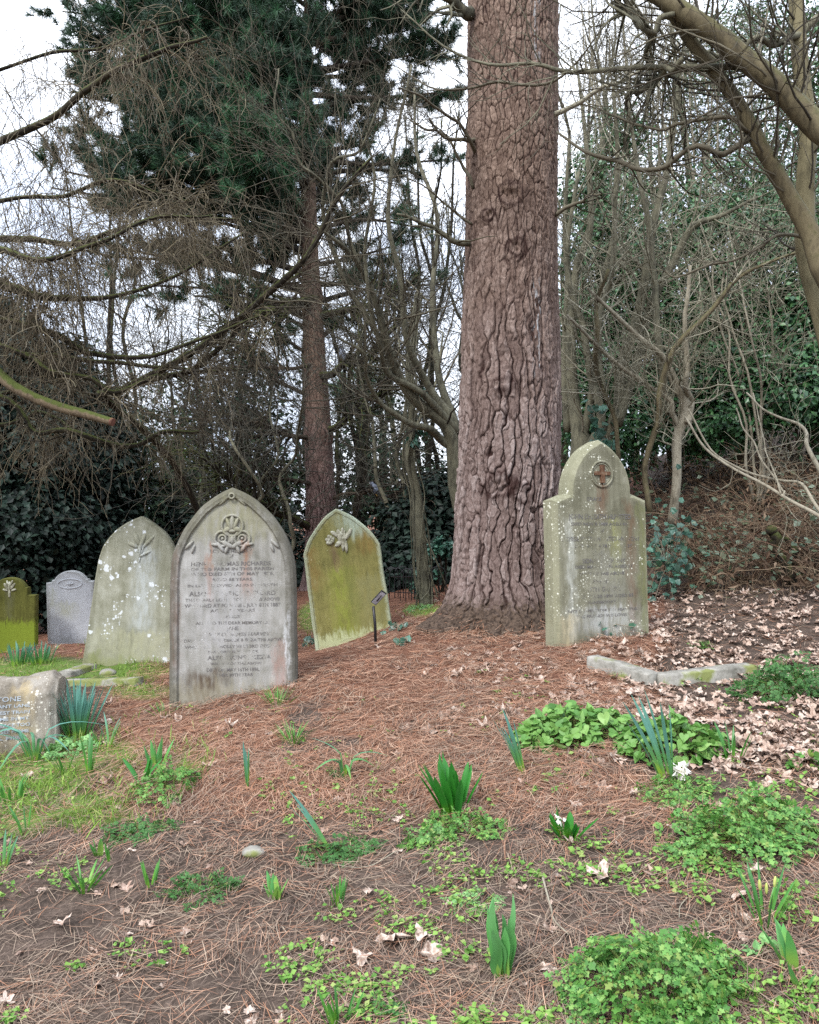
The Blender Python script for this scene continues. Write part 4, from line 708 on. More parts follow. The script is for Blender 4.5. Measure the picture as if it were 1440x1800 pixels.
for q in ([(1320, 122, 5, 7), (1230, 118, 5.1, 5), (1130, 116, 5.2, 4.5), (1000, 118, 5.3, 4), (940, 108, 5.4, 3), (860, 112, 5.5, 2.5), (780, 80, 5.6, 2), (700, 20, 5.7, 1)],
          [(1205, 110, 5, 5), (1180, 112, 5.1, 5), (1155, 140, 5.2, 5), (1120, 165, 5.3, 4.5), (1105, 182, 5.4, 3)], [(1180, 30, 5, 5), (1145, 45, 5, 6), (1110, 15, 5.1, 7), (1080, -5, 5.1, 6)],
          [(1110, 20, 5.1, 4.5), (1130, 60, 5.1, 4.5), (1150, 110, 5.2, 4), (1170, 135, 5.2, 3.5), (1205, 146, 5.2, 2.5)], [(985, 240, 5.6, 2), (1040, 270, 5.5, 3), (1100, 284, 5.4, 4), (1160, 285, 5.3, 4.2), (1210, 268, 5.2, 4.5), (1280, 262, 5.1, 5), (1320, 235, 5.1, 6)],
          [(1070, 40, 5.4, 1), (1010, 110, 5.5, 2), (960, 140, 5.6, 2.5), (880, 140, 5.7, 2.5), (820, 155, 5.8, 2), (760, 150, 5.9, 1.5), (700, 110, 6, 1)], [(1320, 230, 5.1, 4), (1250, 215, 5.1, 3.5), (1180, 225, 5.2, 3), (1110, 205, 5.3, 2), (1040, 190, 5.4, 1.2)],
          [(1430, 40, 5.5, 7), (1380, 62, 5.4, 6), (1300, 80, 5.3, 5), (1240, 98, 5.2, 4)], [(1445, 430, 5.4, 3.5), (1370, 420, 5.4, 3), (1310, 440, 5.4, 2.5), (1230, 470, 5.4, 2), (1160, 480, 5.5, 1.2)]):
    dead_branch(mt, q, 'branch', 'hazel_bark' if q[0][3] > 4.2 else 'bare_twig', 6, .04, 26, (.2, .7))
# background bare trees (haze of twigs)
bt = [(190, 17, 300, 'tall bare birch like tree seen through the drooping larch twigs'), (330, 15, 560, 'bushy bare tree below the pine crown, left of its trunk'), (440, 16, 500, 'greyish bare tree close left of the second pine trunk'),
      (480, 11.5, 700, 'low bare thorn bush just behind the largest pointed gravestone'), (620, 15, 450, 'bare tree directly right of the second pine trunk'), (690, 12, 560, 'spindly bare tree between the leaning gravestone and the massive pine'), (760, 17, 200, 'tall bare tree against bright sky left of the massive pine'),
      (860, 16, 420, 'bare tree mostly hidden behind the massive pine trunk'), (1000, 16, 20, 'tall bare tree against the sky just right of the massive pine'), (1090, 15, -60, 'tall bare ash with fine upright twigs behind the hazel'), (550, 22, 350, 'far bare tree behind the second pine'), (680, 24, 420, 'farthest bare tree in the gap beside the second pine')]
for i, (px, d, top, lab) in enumerate(bt):
    g = P(px, 1000, d); g[2] = float(H(g[0], g[1])); by = CY - (g[2] - EYE) / d * F; stems = []
    for j in range(4):
        tx = px + U(-90, 90) * 14 / d; stems.append([(px + U(-4, 4), by, d, 4.5), ((px * 2 + tx) / 3 + U(-15, 15), by + (top - by) * .35, d + U(-.4, .4), 4), (px * .4 + tx * .6, by + (top - by) * .7, d + U(-.8, .8), 2.8), (tx, top, d + U(-1, 1), 1)])
    bare_tree(lab, stems, 'hazel_bark' if i % 2 else 'dark_bark', (70, 300, 620), ((.6, 2.0), (.4, 1.2), (.2, .6)), g, 'bare_tree', wig=.22, swig=.2, rmin=.0032, rcap=.02, group='bare trees behind the graves', twigmat='far_twig')
print('bare', time.time() - T0)
# ================================================================== LARCH with drooping twigs (its trunk stands left of the frame)
la = thing('larch_tree', 'drooping larch reaching in from the left with curtains of fine bare hanging twigs', 'tree', P(-420, 1180, 7.5))
mb = MB(); q = smooth([P(-420, 1200, 7.5), P(-420, 700, 7.5), P(-410, 200, 7.5), P(-400, -300, 7.5)], 30); mb.tubes(q, np.linspace(.3, .16, 30), 16); mb.build('trunk', M['mossy_bark'], la)
def larch_limb(pts, n=60, mat='dark_bark', l=(.2, .75), wig=.05, droop=-.20, nm='limb'):
    p, r = limb(pts, 34, wig); mb = MB(); mb.tubes(p, r, 8, cap=True); mb.build(nm, M[mat], la)
    tw = MB(); a, b, c = spawn(p[None], r[None], n, .12, 1, (40, 100)); Q, R = grow(a, b, U(*l, n), np.minimum(c * .5, .005), 9, .16, (0, 0, droop), .4, .0022); tw.tubes(Q, R, 3)
    n = int(n * 1.1); n2 = n * 5; a, b, c = spawn(Q, R, n2, .1, 1, (25, 80)); Q2, R2 = grow(a, b, U(.12, .42, n2), c * .8, 6, .16, (0, 0, droop), .5, .002); tw.tubes(Q2, R2, 3)
    n3 = n * 6; a, b, c = spawn(Q2, R2, n3, .1, 1, (25, 80)); Q3, R3 = grow(a, b, U(.08, .25, n3), c * .8, 5, .2, (0, 0, droop), .5, .0018); tw.tubes(Q3, R3, 3)
    return tw
LW = []
for q, n, l in [([(-420, 330, 7.5, 14), (-150, 300, 6.5, 9), (0, 236, 6, 6.5), (80, 205, 5.9, 6), (150, 165, 5.8, 5.5), (210, 130, 5.8, 5), (280, 100, 5.8, 4), (370, 60, 5.8, 2.5)], 70, (.2, .8)),
             ([(-420, 470, 7.5, 14), (-150, 450, 6.5, 9), (0, 446, 6, 6), (90, 452, 5.9, 5), (160, 430, 5.9, 4), (260, 400, 6, 3), (380, 370, 6.2, 2)], 110, (.2, .7)),
             ([(-420, 500, 7.5, 14), (-120, 470, 6.6, 10), (0, 490, 6.1, 9), (40, 520, 6, 8), (110, 530, 6, 6), (220, 520, 6, 4), (320, 480, 6.1, 3), (420, 420, 6.2, 2)], 80, (.2, .7)),
             ([(-420, 540, 7.5, 14), (-120, 560, 6.6, 9), (0, 570, 6.2, 5), (90, 590, 6.2, 6), (160, 612, 6.2, 5), (250, 620, 6.2, 4), (360, 590, 6.3, 3), (460, 560, 6.4, 2)], 60, (.2, .6)),
             ([(-420, 560, 7.5, 14), (-150, 590, 6.6, 9), (0, 612, 6.2, 4.5), (70, 635, 6.1, 4.5), (130, 668, 6.1, 4.5), (200, 683, 6.2, 4.5), (270, 668, 6.3, 3)], 22, (.2, .6)),
             ([(-420, 420, 7.5, 12), (-150, 380, 7, 8), (0, 350, 6.8, 4), (120, 330, 6.8, 3.5), (240, 330, 6.8, 3), (340, 350, 6.9, 2)], 90, (.3, .9)),
             ([(-420, 260, 7.5, 12), (-150, 180, 7.4, 7), (0, 120, 7.2, 3), (100, 90, 7.2, 3), (220, 60, 7.2, 2), (330, 20, 7.2, 1.5)], 70, (.3, 1.0)),
             ([(-300, 380, 7.5, 12), (-50, 420, 7.4, 7), (120, 420, 7.3, 5), (230, 395, 7.2, 4), (330, 385, 7.2, 3), (420, 390, 7.2, 2)], 130, (.3, .9)),
             ([(-200, 640, 7.5, 8), (0, 700, 7, 5), (60, 760, 6.9, 4), (120, 760, 6.8, 5), (210, 783, 6.8, 4.5), (290, 770, 6.8, 4), (350, 755, 6.8, 2.5)], 30, (.2, .6)),
             ([(-200, 520, 7.5, 8), (0, 600, 7.2, 4), (150, 640, 7.2, 4), (300, 640, 7.2, 3), (420, 650, 7.2, 2)], 36, (.2, .7)),
             ([(-200, 700, 8, 8), (-40, 740, 7.8, 4), (60, 730, 7.7, 3.5), (140, 760, 7.6, 3)], 26, (.3, .9)), ([(-200, 660, 8, 8), (-40, 690, 7.8, 4), (30, 690, 7.7, 3.5), (90, 720, 7.6, 3)], 22, (.3, .9))]:
    LW.append(larch_limb(q, n, 'dark_bark', l))
tw = MB()
for w_ in LW:
    base = tw.n; tw.v += w_.v; tw.at += w_.at; tw.f += [(f + base, m) for f, m in w_.f]; tw.n += w_.n
tw.build('crown', M['larch_twig'], la)
# sawn mossy limb
p, r = limb([(-420, 480, 7.5, 18), (-120, 560, 6.4, 15), (0, 662, 6, 10), (40, 688, 5.9, 9.5), (100, 714, 5.85, 9), (150, 729, 5.8, 8), (200, 743, 5.75, 7)], 60, .008)
mb = MB(); r = r * (1 + .18 * (fbm(np.linspace(0, 9, 60), np.zeros(60), seed=77) - .5)); mb.tubes(p, r, 14, cap=True); o = mb.build('sawn_limb', M['mossy_bark'], la)
t = NT('cut_wood'); oo = t.co(); M['cut_wood'] = t.fin(t.ramp(t.noise(oo, 60, 4), [(.3, C('#54352c')), (.7, C('#7d5446'))]), .85)
dr = nrm(p[-1] - p[-2]); mb = MB(); mb.tubes(np.stack([p[-1] - dr * .012, p[-1] + dr * .004]), np.array([r[-1] * 1.02, r[-1] * .98]), 14, cap=True); mb.build('cut_end', M['cut_wood'], o, smooth=False, local=False).location = Vector([-a for a in la.location])
print('larch', time.time() - T0)
# ================================================================== EVERGREENS
LT = np.array([[0, 0, 0], [.45, .36, .07], [1, 0, -.06], [.45, -.36, .07]]); LF = [np.array([[0, 2, 1], [0, 3, 2]])]
def leafcloud(mb, blobs, size, clump=.30, per=40, up=.7, flat=1.0, mi=0, tpl=None):
    for px, py, d, rpx, n in blobs:
        c = P(px, py, d); r = rpx / F * d; m = max(n // per, 3)
        s = nrm(rng.normal(size=(m, 3))) * (U(.25, 1, m)**.45)[:, None] * r * np.array([1, 1, flat]); k = rng.integers(0, m, n)
        off = rng.normal(size=(n, 3)) * np.array([1, 1, .55]) * r * clump * U(.6, 1.3, m)[k, None]; p = c + s[k] + off
        out = nrm(s[k] + off * .8); az = nrm(out * .8 + np.array([0, 0, up]) + rng.normal(size=(n, 3)) * .45); ax = rng.normal(size=(n, 3)) + out * .8; ax[:, 2] -= .5
        ax = nrm(ax - (ax * az).sum(-1, keepdims=True) * az); ay = np.cross(az, ax)
        mb.stamp(*(tpl or (LT, LF)), p, ax, ay, az, size * U(.7, 1.3, n), mi)
def evergreen(label, base, blobs, size, mat, name='evergreen_tree', cat='tree', group=None, trunk=None, clump=.3, per=40, trunk_r=.12, sticks=30, bm='dark_bark'):
    g = P(base[0], 1000, base[1]); g[2] = float(H(g[0], g[1])); e = thing(name, label, cat, g, group)
    top = P(blobs[0][0], min(b[1] for b in blobs), blobs[0][2]); q = smooth([g - [0, 0, .1], g * .6 + top * .4 + [U(-.2, .2), 0, 0], top], 16); rad = np.linspace(trunk_r, trunk_r * .3, 16)
    mb = MB(); mb.tubes(q, rad, 8, cap=True); mb.build('trunk', M[bm], e)
    mb = MB(); leafcloud(mb, blobs, size, clump, per); mb.build('crown', M[mat], e, False)
    lm = MB()
    for px, py, d, rpx, n in blobs:
        c = P(px, py, d); k = min(int(np.argmin(np.abs(q[:, 2] - c[2] + .4))), 14); w = smooth([q[k], (q[k] + c) / 2 + [0, 0, .1], c], 10); lm.tubes(w, np.linspace(rad[k] * .5, .01, 10), 5)
        if sticks: a, b, cc = spawn(w[None], np.full((1, 10), .012), sticks, .3, 1, (20, 80)); lm.tubes(*grow(a, b, U(.4, 1, sticks) * rpx / F * d, cc, 6, .2), 3)
    lm.build('limb', M['dark_twig'], e); return e
# ivy clad / holly trees on the bank
ev = [('glossy ivy clad tree right behind the hazel, nearest the massive pine', (1060, 12.5), [(1060, 640, 12.3, 75, 2200), (1040, 540, 12.3, 70, 2000), (1075, 430, 12.2, 75, 2000), (1050, 330, 12.4, 60, 1300), (1085, 240, 12.5, 45, 700), (1040, 740, 12.2, 60, 1400), (1075, 790, 11.8, 60, 1200), (1010, 650, 13.0, 40, 700)]),
      ('dense dark holly standing at the centre of the wooded bank', (1190, 12.0), [(1180, 560, 11.9, 80, 2300), (1190, 660, 11.6, 85, 2500), (1160, 460, 12.0, 70, 1700), (1200, 390, 12.1, 60, 1100), (1150, 720, 11.4, 70, 1700), (1230, 740, 11.2, 60, 1400), (1120, 560, 12.4, 50, 900)]),
      ('tall holly with brighter leaves left of the upright olive trunk', (1300, 11.4), [(1310, 430, 11.2, 85, 2300), (1290, 530, 11.0, 80, 2300), (1330, 640, 10.8, 85, 2500), (1260, 640, 11.0, 70, 1700), (1300, 720, 10.5, 70, 1700), (1270, 340, 11.5, 60, 1100), (1350, 360, 11.6, 60, 1100)]),
      ('broad dark evergreen reaching the right edge below the leaning limb', (1430, 10.6), [(1420, 480, 10.6, 85, 2200), (1430, 600, 10.2, 90, 2600), (1390, 690, 10, 70, 1800), (1460, 380, 10.8, 80, 1500), (1490, 530, 10.5, 90, 1500), (1480, 700, 10, 80, 1600), (1400, 560, 10.8, 50, 1000)]),
      ('pale green thin evergreen high up behind the leaning limbs', (1230, 14.5), [(1180, 180, 14.2, 75, 650), (1240, 100, 14.5, 80, 700), (1160, 280, 14, 70, 700), (1310, 150, 14.2, 80, 700), (1270, 260, 13.8, 80, 900), (1350, 270, 13.5, 70, 800), (1340, 40, 14.5, 70, 500), (1120, 330, 14, 50, 500)]),
      ('ivy covered trunk at the top right corner behind the olive stem', (1440, 12.6), [(1440, 120, 12.6, 70, 900), (1450, 230, 12.4, 80, 1300), (1430, 20, 12.8, 60, 600), (1420, 330, 12.2, 60, 900), (1320, 60, 13.4, 50, 400)])]
for i, (lab, b, bl) in enumerate(ev): evergreen(lab, b, [(x_, y_, d_ - (.9 if d_ < 13 else 0), r_, int(n_ * 1.9)) for x_, y_, d_, r_, n_ in bl], .064, 'ivy_leaf', 'evergreen_tree', 'tree', 'evergreens on the bank', clump=.32, bm='hazel_bark')
for px, d, lab in [(1150, 13.5, 'bare veil of pale drooping twigs over the ivy at the bank top'), (1300, 12.2, 'tangle of pale climber stems hanging over the tall holly'), (1400, 9.8, 'bare whippy sapling before the right hand evergreens'), (1240, 12.4, 'twiggy bare sapling in the middle of the bank'), (1120, 12.9, 'dense bare thorn bush behind the crooked elder stem'), (1340, 9.0, 'spreading bare bush above the brambles')]:
    g = P(px, 1000, d); g[2] = float(H(g[0], g[1])); by = CY - (g[2] - EYE) / d * F; tp = -40 if d > 12 else 380; st = []
    for j in range(6): tx = px + U(-130, 130); st.append([(px + U(-8, 8), by, d, 2.8), (px + (tx - px) * .3 + U(-20, 20), by + (tp - by) * .35, d + U(-.3, .3), 2.2), (px + (tx - px) * .7, by + (tp - by) * .7, d + U(-.5, .5), 1.7), (tx, tp + U(0, 120), d + U(-.7, .7), 1.0)])
    bare_tree(lab, st, 'pale_bark', (70, 300, 420), ((.5, 1.6), (.3, 1.0), (.15, .5)), g, 'sapling', wig=.13, swig=.06, rmin=.0024, group='bare saplings on the bank', twigmat='pale_twig', trop=(0, 0, -.02 if d > 12 else .04))
# yews at left, dark
YL = (np.array([[0, 0, 0], [.5, .16, 0], [1, 0, -.1], [.5, -.16, 0]]), LF)
yw = [('dark yew filling the left edge behind the green gravestone', (-20, 12.5), [(10, 640, 12.4, 80, 2200), (-10, 600, 12.4, 60, 1000), (60, 690, 12.3, 60, 1200), (20, 720, 12.2, 80, 1600), (-30, 760, 12.2, 120, 2600), (50, 800, 12.2, 90, 2600), (10, 900, 12, 110, 2600), (70, 930, 12, 80, 1800), (-60, 560, 12.8, 90, 1300), (10, 1010, 12, 100, 2000), (110, 1020, 12.2, 70, 1300)]),
      ('dark yew behind the small whitish gravestone', (140, 13.5), [(110, 680, 13.4, 55, 900), (160, 720, 13.3, 50, 900), (120, 640, 13.5, 45, 600), (180, 800, 13.2, 55, 1000), (130, 770, 13.3, 70, 1600), (165, 860, 13.2, 70, 1700), (110, 900, 13.0, 80, 2000), (190, 950, 13.2, 70, 1600), (90, 620, 13.6, 35, 400), (150, 1010, 13, 90, 1800), (250, 1000, 13.4, 60, 1200)]),
      ('low dark evergreen between the two tallest pointed gravestones and the second pine', (430, 15), [(330, 930, 14.8, 60, 1100), (400, 960, 14.6, 70, 1500), (480, 960, 14.4, 70, 1500), (530, 1010, 14, 60, 1200), (600, 960, 15, 60, 1200), (440, 1030, 14.2, 80, 1500), (290, 1000, 14.8, 60, 1200), (650, 1010, 14.5, 50, 900)]),
      ('dark evergreen bush behind the ivy strangled stem, left of the massive pine', (760, 12), [(720, 920, 12, 50, 1000), (770, 880, 12.2, 55, 1100), (790, 950, 11.8, 55, 1300), (740, 990, 11.6, 55, 1300), (690, 970, 12, 45, 900), (800, 1010, 11.4, 45, 1000), (680, 1020, 11.6, 40, 700), (830, 900, 12, 60, 1000)]),
      ('far dark conifer low behind the bare twigs at left', (240, 22), [(230, 760, 21.8, 45, 700), (200, 820, 21.6, 60, 1000), (280, 860, 21.5, 60, 900), (250, 920, 21, 80, 1500), (330, 880, 21.5, 50, 700)]), ]
for lab, b, bl in yw: evergreen(lab, b, [(x_, y_, d_, r_, int(n_ * 1.7)) for x_, y_, d_, r_, n_ in bl], .10, 'yew_leaf', 'yew_tree', 'tree', None, clump=.34, per=50, sticks=16)
M['spruce_leaf'] = island_mat('spruce_leaf', ['#203024', '#304530', '#44593f', '#28392a', '#546a4a'], .7, .25, .1)
for lab, b, bl in [('grey green spruce hanging low between the larch twigs and the second pine trunk', (420, 16.5), [(420, 640, 16.2, 70, 500), (360, 720, 16, 90, 900), (470, 730, 16, 70, 800), (420, 800, 15.8, 110, 1500), (330, 850, 15.8, 80, 1000), (500, 860, 15.6, 70, 1100), (430, 900, 15.4, 100, 1500), (290, 760, 16.4, 60, 500)]),
                   ('thin grey green spruce filling the gap between the leaning gravestone and the massive pine', (680, 18), [(640, 780, 17.8, 60, 600), (700, 820, 17.6, 70, 800), (650, 880, 17.4, 80, 1200), (740, 900, 17.2, 60, 800), (610, 840, 17.6, 50, 600), (780, 850, 17.4, 50, 600), (720, 730, 18, 40, 250)]),
                   ('dark spruce at the far left half hidden by the sawn mossy limb', (60, 15), [(60, 640, 14.8, 60, 900), (130, 720, 14.6, 80, 1500), (40, 760, 14.6, 90, 1800), (200, 800, 14.6, 70, 1200), (120, 840, 14.4, 100, 2200), (230, 900, 14.4, 80, 1500), (20, 560, 15, 40, 350), (180, 960, 14.2, 80, 1600)])]:
    evergreen(lab, b, bl, .12, 'spruce_leaf', 'spruce_tree', 'tree', None, clump=.36, per=50, sticks=26)
evergreen('sunlit fresh green bush beyond the largest pointed gravestone', (330, 17), [(330, 810, 16.8, 42, 700), (300, 850, 16.8, 40, 600), (370, 840, 16.6, 40, 600), (345, 880, 16.4, 45, 700), (310, 780, 17, 24, 250)], .085, 'bush_leaf', 'green_bush', 'bush', None, trunk_r=.06, sticks=14)
evergreen('grey green laurel like shrub beside the left flank of the massive pine trunk', (775, 10), [(785, 955, 9.8, 16, 240), (770, 975, 9.8, 18, 260), (760, 1000, 9.8, 20, 260), (740, 1020, 9.6, 18, 220)], .065, 'laurel_leaf', 'laurel_shrub', 'shrub', None, trunk_r=.03, sticks=8)
# ivy strangled thin trunk left of the great pine
p0 = gp(748, 1062); e = thing('ivy_clad_tree', 'slim ivy strangled tree stem with loose hanging vines left of the massive pine', 'tree', p0); d0 = p0[1]
q, r = limb([(748, 1066, d0, 12), (745, 1000, d0, 11), (738, 930, d0, 10), (728, 870, d0, 9), (722, 800, d0, 8), (722, 740, d0, 7), (728, 640, d0, 5), (735, 520, d0 + .2, 3)], 40, .03); mb = MB(); mb.tubes(q, r, 10); mb.build('trunk', M['hazel_bark'], e)
mb = MB()
for j in range(7):
    ph = U(0, 6.28) + np.linspace(0, U(2, 6), 40); off = (r + .012)[:, None] * np.stack([np.cos(ph), np.sin(ph), 0 * ph], -1) * U(.95, 1.3) * (1 + .25 * vn(np.arange(40) * .3, np.full(40, j * 1.), seed=5))[:, None]; mb.tubes(q + off, np.full(40, U(.005, .009)), 5)
for j in range(7):
    k = rng.integers(4, 16); a = q[k] + [U(-.05, .05), -.05, 0]; b = np.array([a[0] + U(-.08, .32), a[1] + U(-.2, .2), float(H(a[0], a[1])) + U(-.02, .2)]); mb.tubes(smooth([a, (a + b) / 2 + [U(-.12, .16), U(-.1, .1), U(-.2, .1)], b], 12), np.full(12, U(.004, .008)), 4)
mb.build('vine', M['hazel_bark'], e); mb = MB(); leafcloud(mb, [(735, 700, d0, 26, 160), (720, 760, d0, 26, 120), (745, 1040, d0, 14, 60)], .06); mb.build('ivy_foliage', M['laurel_leaf'], e, False)
# ivy on the hazel base and by the shouldered stone
def ivy_sprig(label, c, r, n, size=.05, mat='laurel_leaf', nm='ivy_sprig'):
    e = thing(nm, label, 'ivy', c); mb = MB(); pl = np.array([[0, 0, 0], [.1, .45, .02], [.45, .3, .05], [.5, .5, 0], [1, 0, -.05], [.5, -.5, 0], [.45, -.3, .05], [.1, -.45, .02]]); pf = [np.array([[0, 2, 1], [0, 4, 2], [2, 4, 3], [0, 6, 4], [0, 7, 6], [6, 5, 4]])]
    p = c + rng.normal(size=(n, 3)) * np.asarray(r); az = nrm(np.array([0, -.8, .6]) + rng.normal(size=(n, 3)) * .5); ax = nrm(np.cross(az, rng.normal(size=(n, 3)))); mb.stamp(pl, pf, p, ax, np.cross(az, ax), az, size * U(.7, 1.3, n)); mb.build('foliage', M[mat], e, False)
    mb = MB(); a = np.repeat(np.asarray(c)[None], min(n, 14), 0); b = p[:len(a)]; mb.tubes(np.stack([a, (a + b) / 2 + [0, 0, .03], b], 1), np.full((len(a), 3), .003), 3); mb.build('stem', M['pale_bark'], e)
ivy_sprig('ivy trail climbing the hazel stem just above the shouldered gravestone', P(1045, 735, 8.9), (.08, .05, .12), 16, .10); ivy_sprig('ivy cluster hanging at the right of the hazel base above the shouldered gravestone', P(1070, 775, 8.8), (.06, .05, .08), 12, .10)
c = gp(1050, 1118) + [0, -.06, .05]; ivy_sprig('dark ivy sprig growing up the foot of the shouldered gravestone', c, (.10, .03, .04), 26, .05)
ivy_sprig('small ivy tuft at the right foot of the leaning green gravestone', gp(700, 1106) + [0, 0, .02], (.06, .03, .02), 12, .07); ivy_sprig('tiny ivy patch on needles left of the massive pine root', gp(716, 1132) + [0, 0, .02], (.04, .03, .01), 8, .05)
ivy_sprig('ivy patch at the lower left foot of the leaning gravestone', gp(542, 1135) + [0, 0, .02], (.05, .03, .02), 9, .06)
ivy_sprig('dense ivy mound at the bank foot right beside the shouldered gravestone', gp(1172, 1050) + [0, 0, .28], (.13, .10, .24), 190, .06)
print('evergreens', time.time() - T0)
# bramble and dead bracken thicket on the bank (ground cover mass)
def bank_pts(n, xr, yr):
    return gp(U(*xr, n), U(*yr, n))
g = bank_pts(2000, (1140, 1760), (800, 1045)); g = g[(g[:, 1] < 13)]
mb = MB(); n = len(g); D = rng.normal(size=(n, 3)) * .7 + [0, -.2, 1.0]; Q, R = grow(g, D, U(.3, 1.1, n), np.full(n, .0036), 9, .2, (0, -.02, -.16), .5, .0022); mb.tubes(Q, R, 3)
a, b, c_ = spawn(Q, R, 2600, .1, 1, (25, 80)); Q2, R2 = grow(a, b, U(.1, .4, 2600), c_, 5, .25, (0, 0, -.1), .5, .002); mb.tubes(Q2, R2, 3); tag(mb.build('bramble_thicket', island_mat('bramble_stem', ['#54453a', '#77644f', '#95826a', '#65533f', '#7f5f4c'], .85)), 'tangle of brown dead bracken and bramble stems on the bank', None, None, 'stuff')
mb = MB(); m = 3600; k = rng.integers(0, n, m); f = rng.integers(2, 9, m); keep = fbm(g[k][:, 0] * 1.6, g[k][:, 1] * 1.6, seed=91) > .47; k, f = k[keep], f[keep]; p = Q[k, f] + rng.normal(size=(len(k), 3)) * .04
az = nrm(np.array([0, -.5, .9]) + rng.normal(size=(len(k), 3)) * .4); ax = nrm(np.cross(az, rng.normal(size=(len(k), 3)))); mb.stamp(LT * [1, 1.3, 1], LF, p, ax, np.cross(az, ax), az, U(.04, .085, len(k))); tag(mb.build('bramble_foliage', M['bramble_leaf'], None, False), 'grey green bramble leaves over the bank', None, None, 'stuff')
mb = MB(); m = 5000; k = rng.integers(0, n, m); f = rng.integers(0, 6, m); p = Q[k, f] + rng.normal(size=(m, 3)) * .05
az = nrm(np.array([0, -.6, .6]) + rng.normal(size=(m, 3)) * .7); ax = nrm(np.cross(az, rng.normal(size=(m, 3)))); mb.stamp(LT * [1, .5, 2.], LF, p, ax, np.cross(az, ax), az, U(.05, .12, m)); tag(mb.build('dead_bracken', M['bracken'], None, False), 'dead brown bracken fronds on the bank', None, None, 'stuff')
e = thing('dead_stump', 'broken dark brown stump leaning in the bracken at right', 'stump', gp(1395, 1022)); d0 = e.location[1]
q, r = limb([(1395, 1030, d0, 10), (1375, 985, d0, 9), (1362, 950, d0, 8), (1352, 925, d0, 10)], 20, .03); mb = MB(); mb.tubes(q, r * (1 + .4 * (vn(np.arange(20) * .8, np.zeros(20), seed=3) - .5)), 9, cap=True); mb.build('trunk', M['dark_bark'], e)
q, r = limb([(1420, 1020, d0, 6), (1400, 990, d0 + .1, 5), (1385, 940, d0 + .1, 4)], 16, .03); mb = MB(); mb.tubes(q, r, 7, cap=True); mb.build('branch', M['dark_bark'], e)
# ================================================================== GROUND
mb = MB(); ny, nx = gx.shape; idx = np.arange(nx * ny).reshape(ny, nx); q = np.stack([idx[:-1, :-1], idx[:-1, 1:], idx[1:, 1:], idx[1:, :-1]], -1).reshape(-1, 4)
fpx = CX + gx / np.maximum(gy, .3) * F; fpy = CY - (GZ - EYE) / np.maximum(gy, .3) * F
def needle_cover(x, y, px, py):
    n = fbm(x * 1.7, y * 1.7, seed=51, o=4); m = sstep(1480, 1330, py) * .75 + .25
    m = m * (1 - sstep(1120, 1150, px) * sstep(1060, 1035, py)); m = m * (1 - .8 * sstep(1120, 1200, px) * sstep(1000, 1020, py) * (py < 1420)); m = m * (1 - .75 * sstep(300, 120, px) * sstep(1150, 1160, py) * sstep(1480, 1380, py))
    return np.clip(m * sstep(.36, .56, n + .22 * m), 0, 1)
nd = needle_cover(gx, gy, fpx, fpy); nd = nd * sstep(.60, .95, rr + .25 * (fbm(gx * 5, gy * 5, seed=52) - .5))
t = NT('forest_soil'); o = t.co(); na = t.attr('needle'); a = t.noise(o, 7, 6, .65); b = t.noise(o, 55, 4, .6); w = t.noise(t.mapv(o, (1, 1, 1)), 170, 3, .6)
soil = t.ramp(t.math('ADD', t.math('MULTIPLY', a, .5), t.math('MULTIPLY', b, .5)), [(.3, C('#2a2420')), (.45, C('#463c35')), (.58, C('#5c4f46')), (.7, C('#75675b'))])
ndl = t.ramp(t.math('ADD', t.math('MULTIPLY', w, .6), t.math('MULTIPLY', a, .4)), [(.3, C('#3d2b25')), (.48, C('#664739')), (.62, C('#87614d')), (.72, C('#9c7a63'))])
c = t.mix(t.mr(t.math('ADD', na, t.math('MULTIPLY', t.math('SUBTRACT', b, .5), .8)), .25, .7), soil, ndl)
mo = t.attr('moss'); c = t.mix(t.math('MULTIPLY', mo, .8), c, C('#5f7a35'))
t.bump(t.math('ADD', a, t.math('MULTIPLY', t.math('ADD', b, w), .5)), .9, .02); t.fin(c, .95, .1)
GR = [(70, 1180, 170, 28), (220, 1180, 90, 22), (250, 1215, 70, 16), (60, 1385, 110, 55), (150, 1420, 90, 40), (545, 1085, 25, 30), (200, 1330, 60, 40), (745, 1072, 40, 14), (120, 1330, 120, 40), (330, 1340, 40, 30), (40, 1440, 60, 30)]
def grassy(px, py): return np.max([np.exp(-(((px - a) / r1)**2 + ((py - b) / r2)**2) * 1.2) for a, b, r1, r2 in GR], 0)
moss = sstep(.25, .7, grassy(fpx, fpy) + .35 * (fbm(gx * 6, gy * 6, seed=61) - .5)) * (gy > 1.5) * (gy < 14)
mb.add(np.stack([gx, gy, GZ], -1), q); tag(mb.build('ground', t.m, None, True, attr={'needle': nd, 'moss': moss}), None, None, None, 'structure')
# fallen needles
def img_pts(n, x=(-330, 1800), y=(1060, 1880), extra=True): return U(*x, n), U(*y, n)
n = 250000; px, py = img_pts(n); p = gp(px, py); cov = needle_cover(p[:, 0], p[:, 1], px, py); keep = (rng.random(n) < (.10 + .9 * cov) * (1 - .45 * sstep(1350, 1600, py))) & (np.hypot(p[:, 0] - TRC[0], p[:, 1] - TRC[1]) > .45 + .3 * rng.random(n))
near = 1800 - py < 450
p, py, cov, px = p[keep], py[keep], cov[keep], px[keep]; n = len(p)
ang = fbm(p[:, 0] * 2.2, p[:, 1] * 2.2, seed=71) * 9 + rng.normal(size=n) * .9; L = U(.045, .13, n); pit = rng.normal(size=n) * .10
dr = np.stack([np.cos(ang) * np.cos(pit), np.sin(ang) * np.cos(pit), np.sin(pit)], -1); bend = rng.normal(size=(n, 3)) * .08; bend[:, 2] = np.abs(bend[:, 2]) * .3
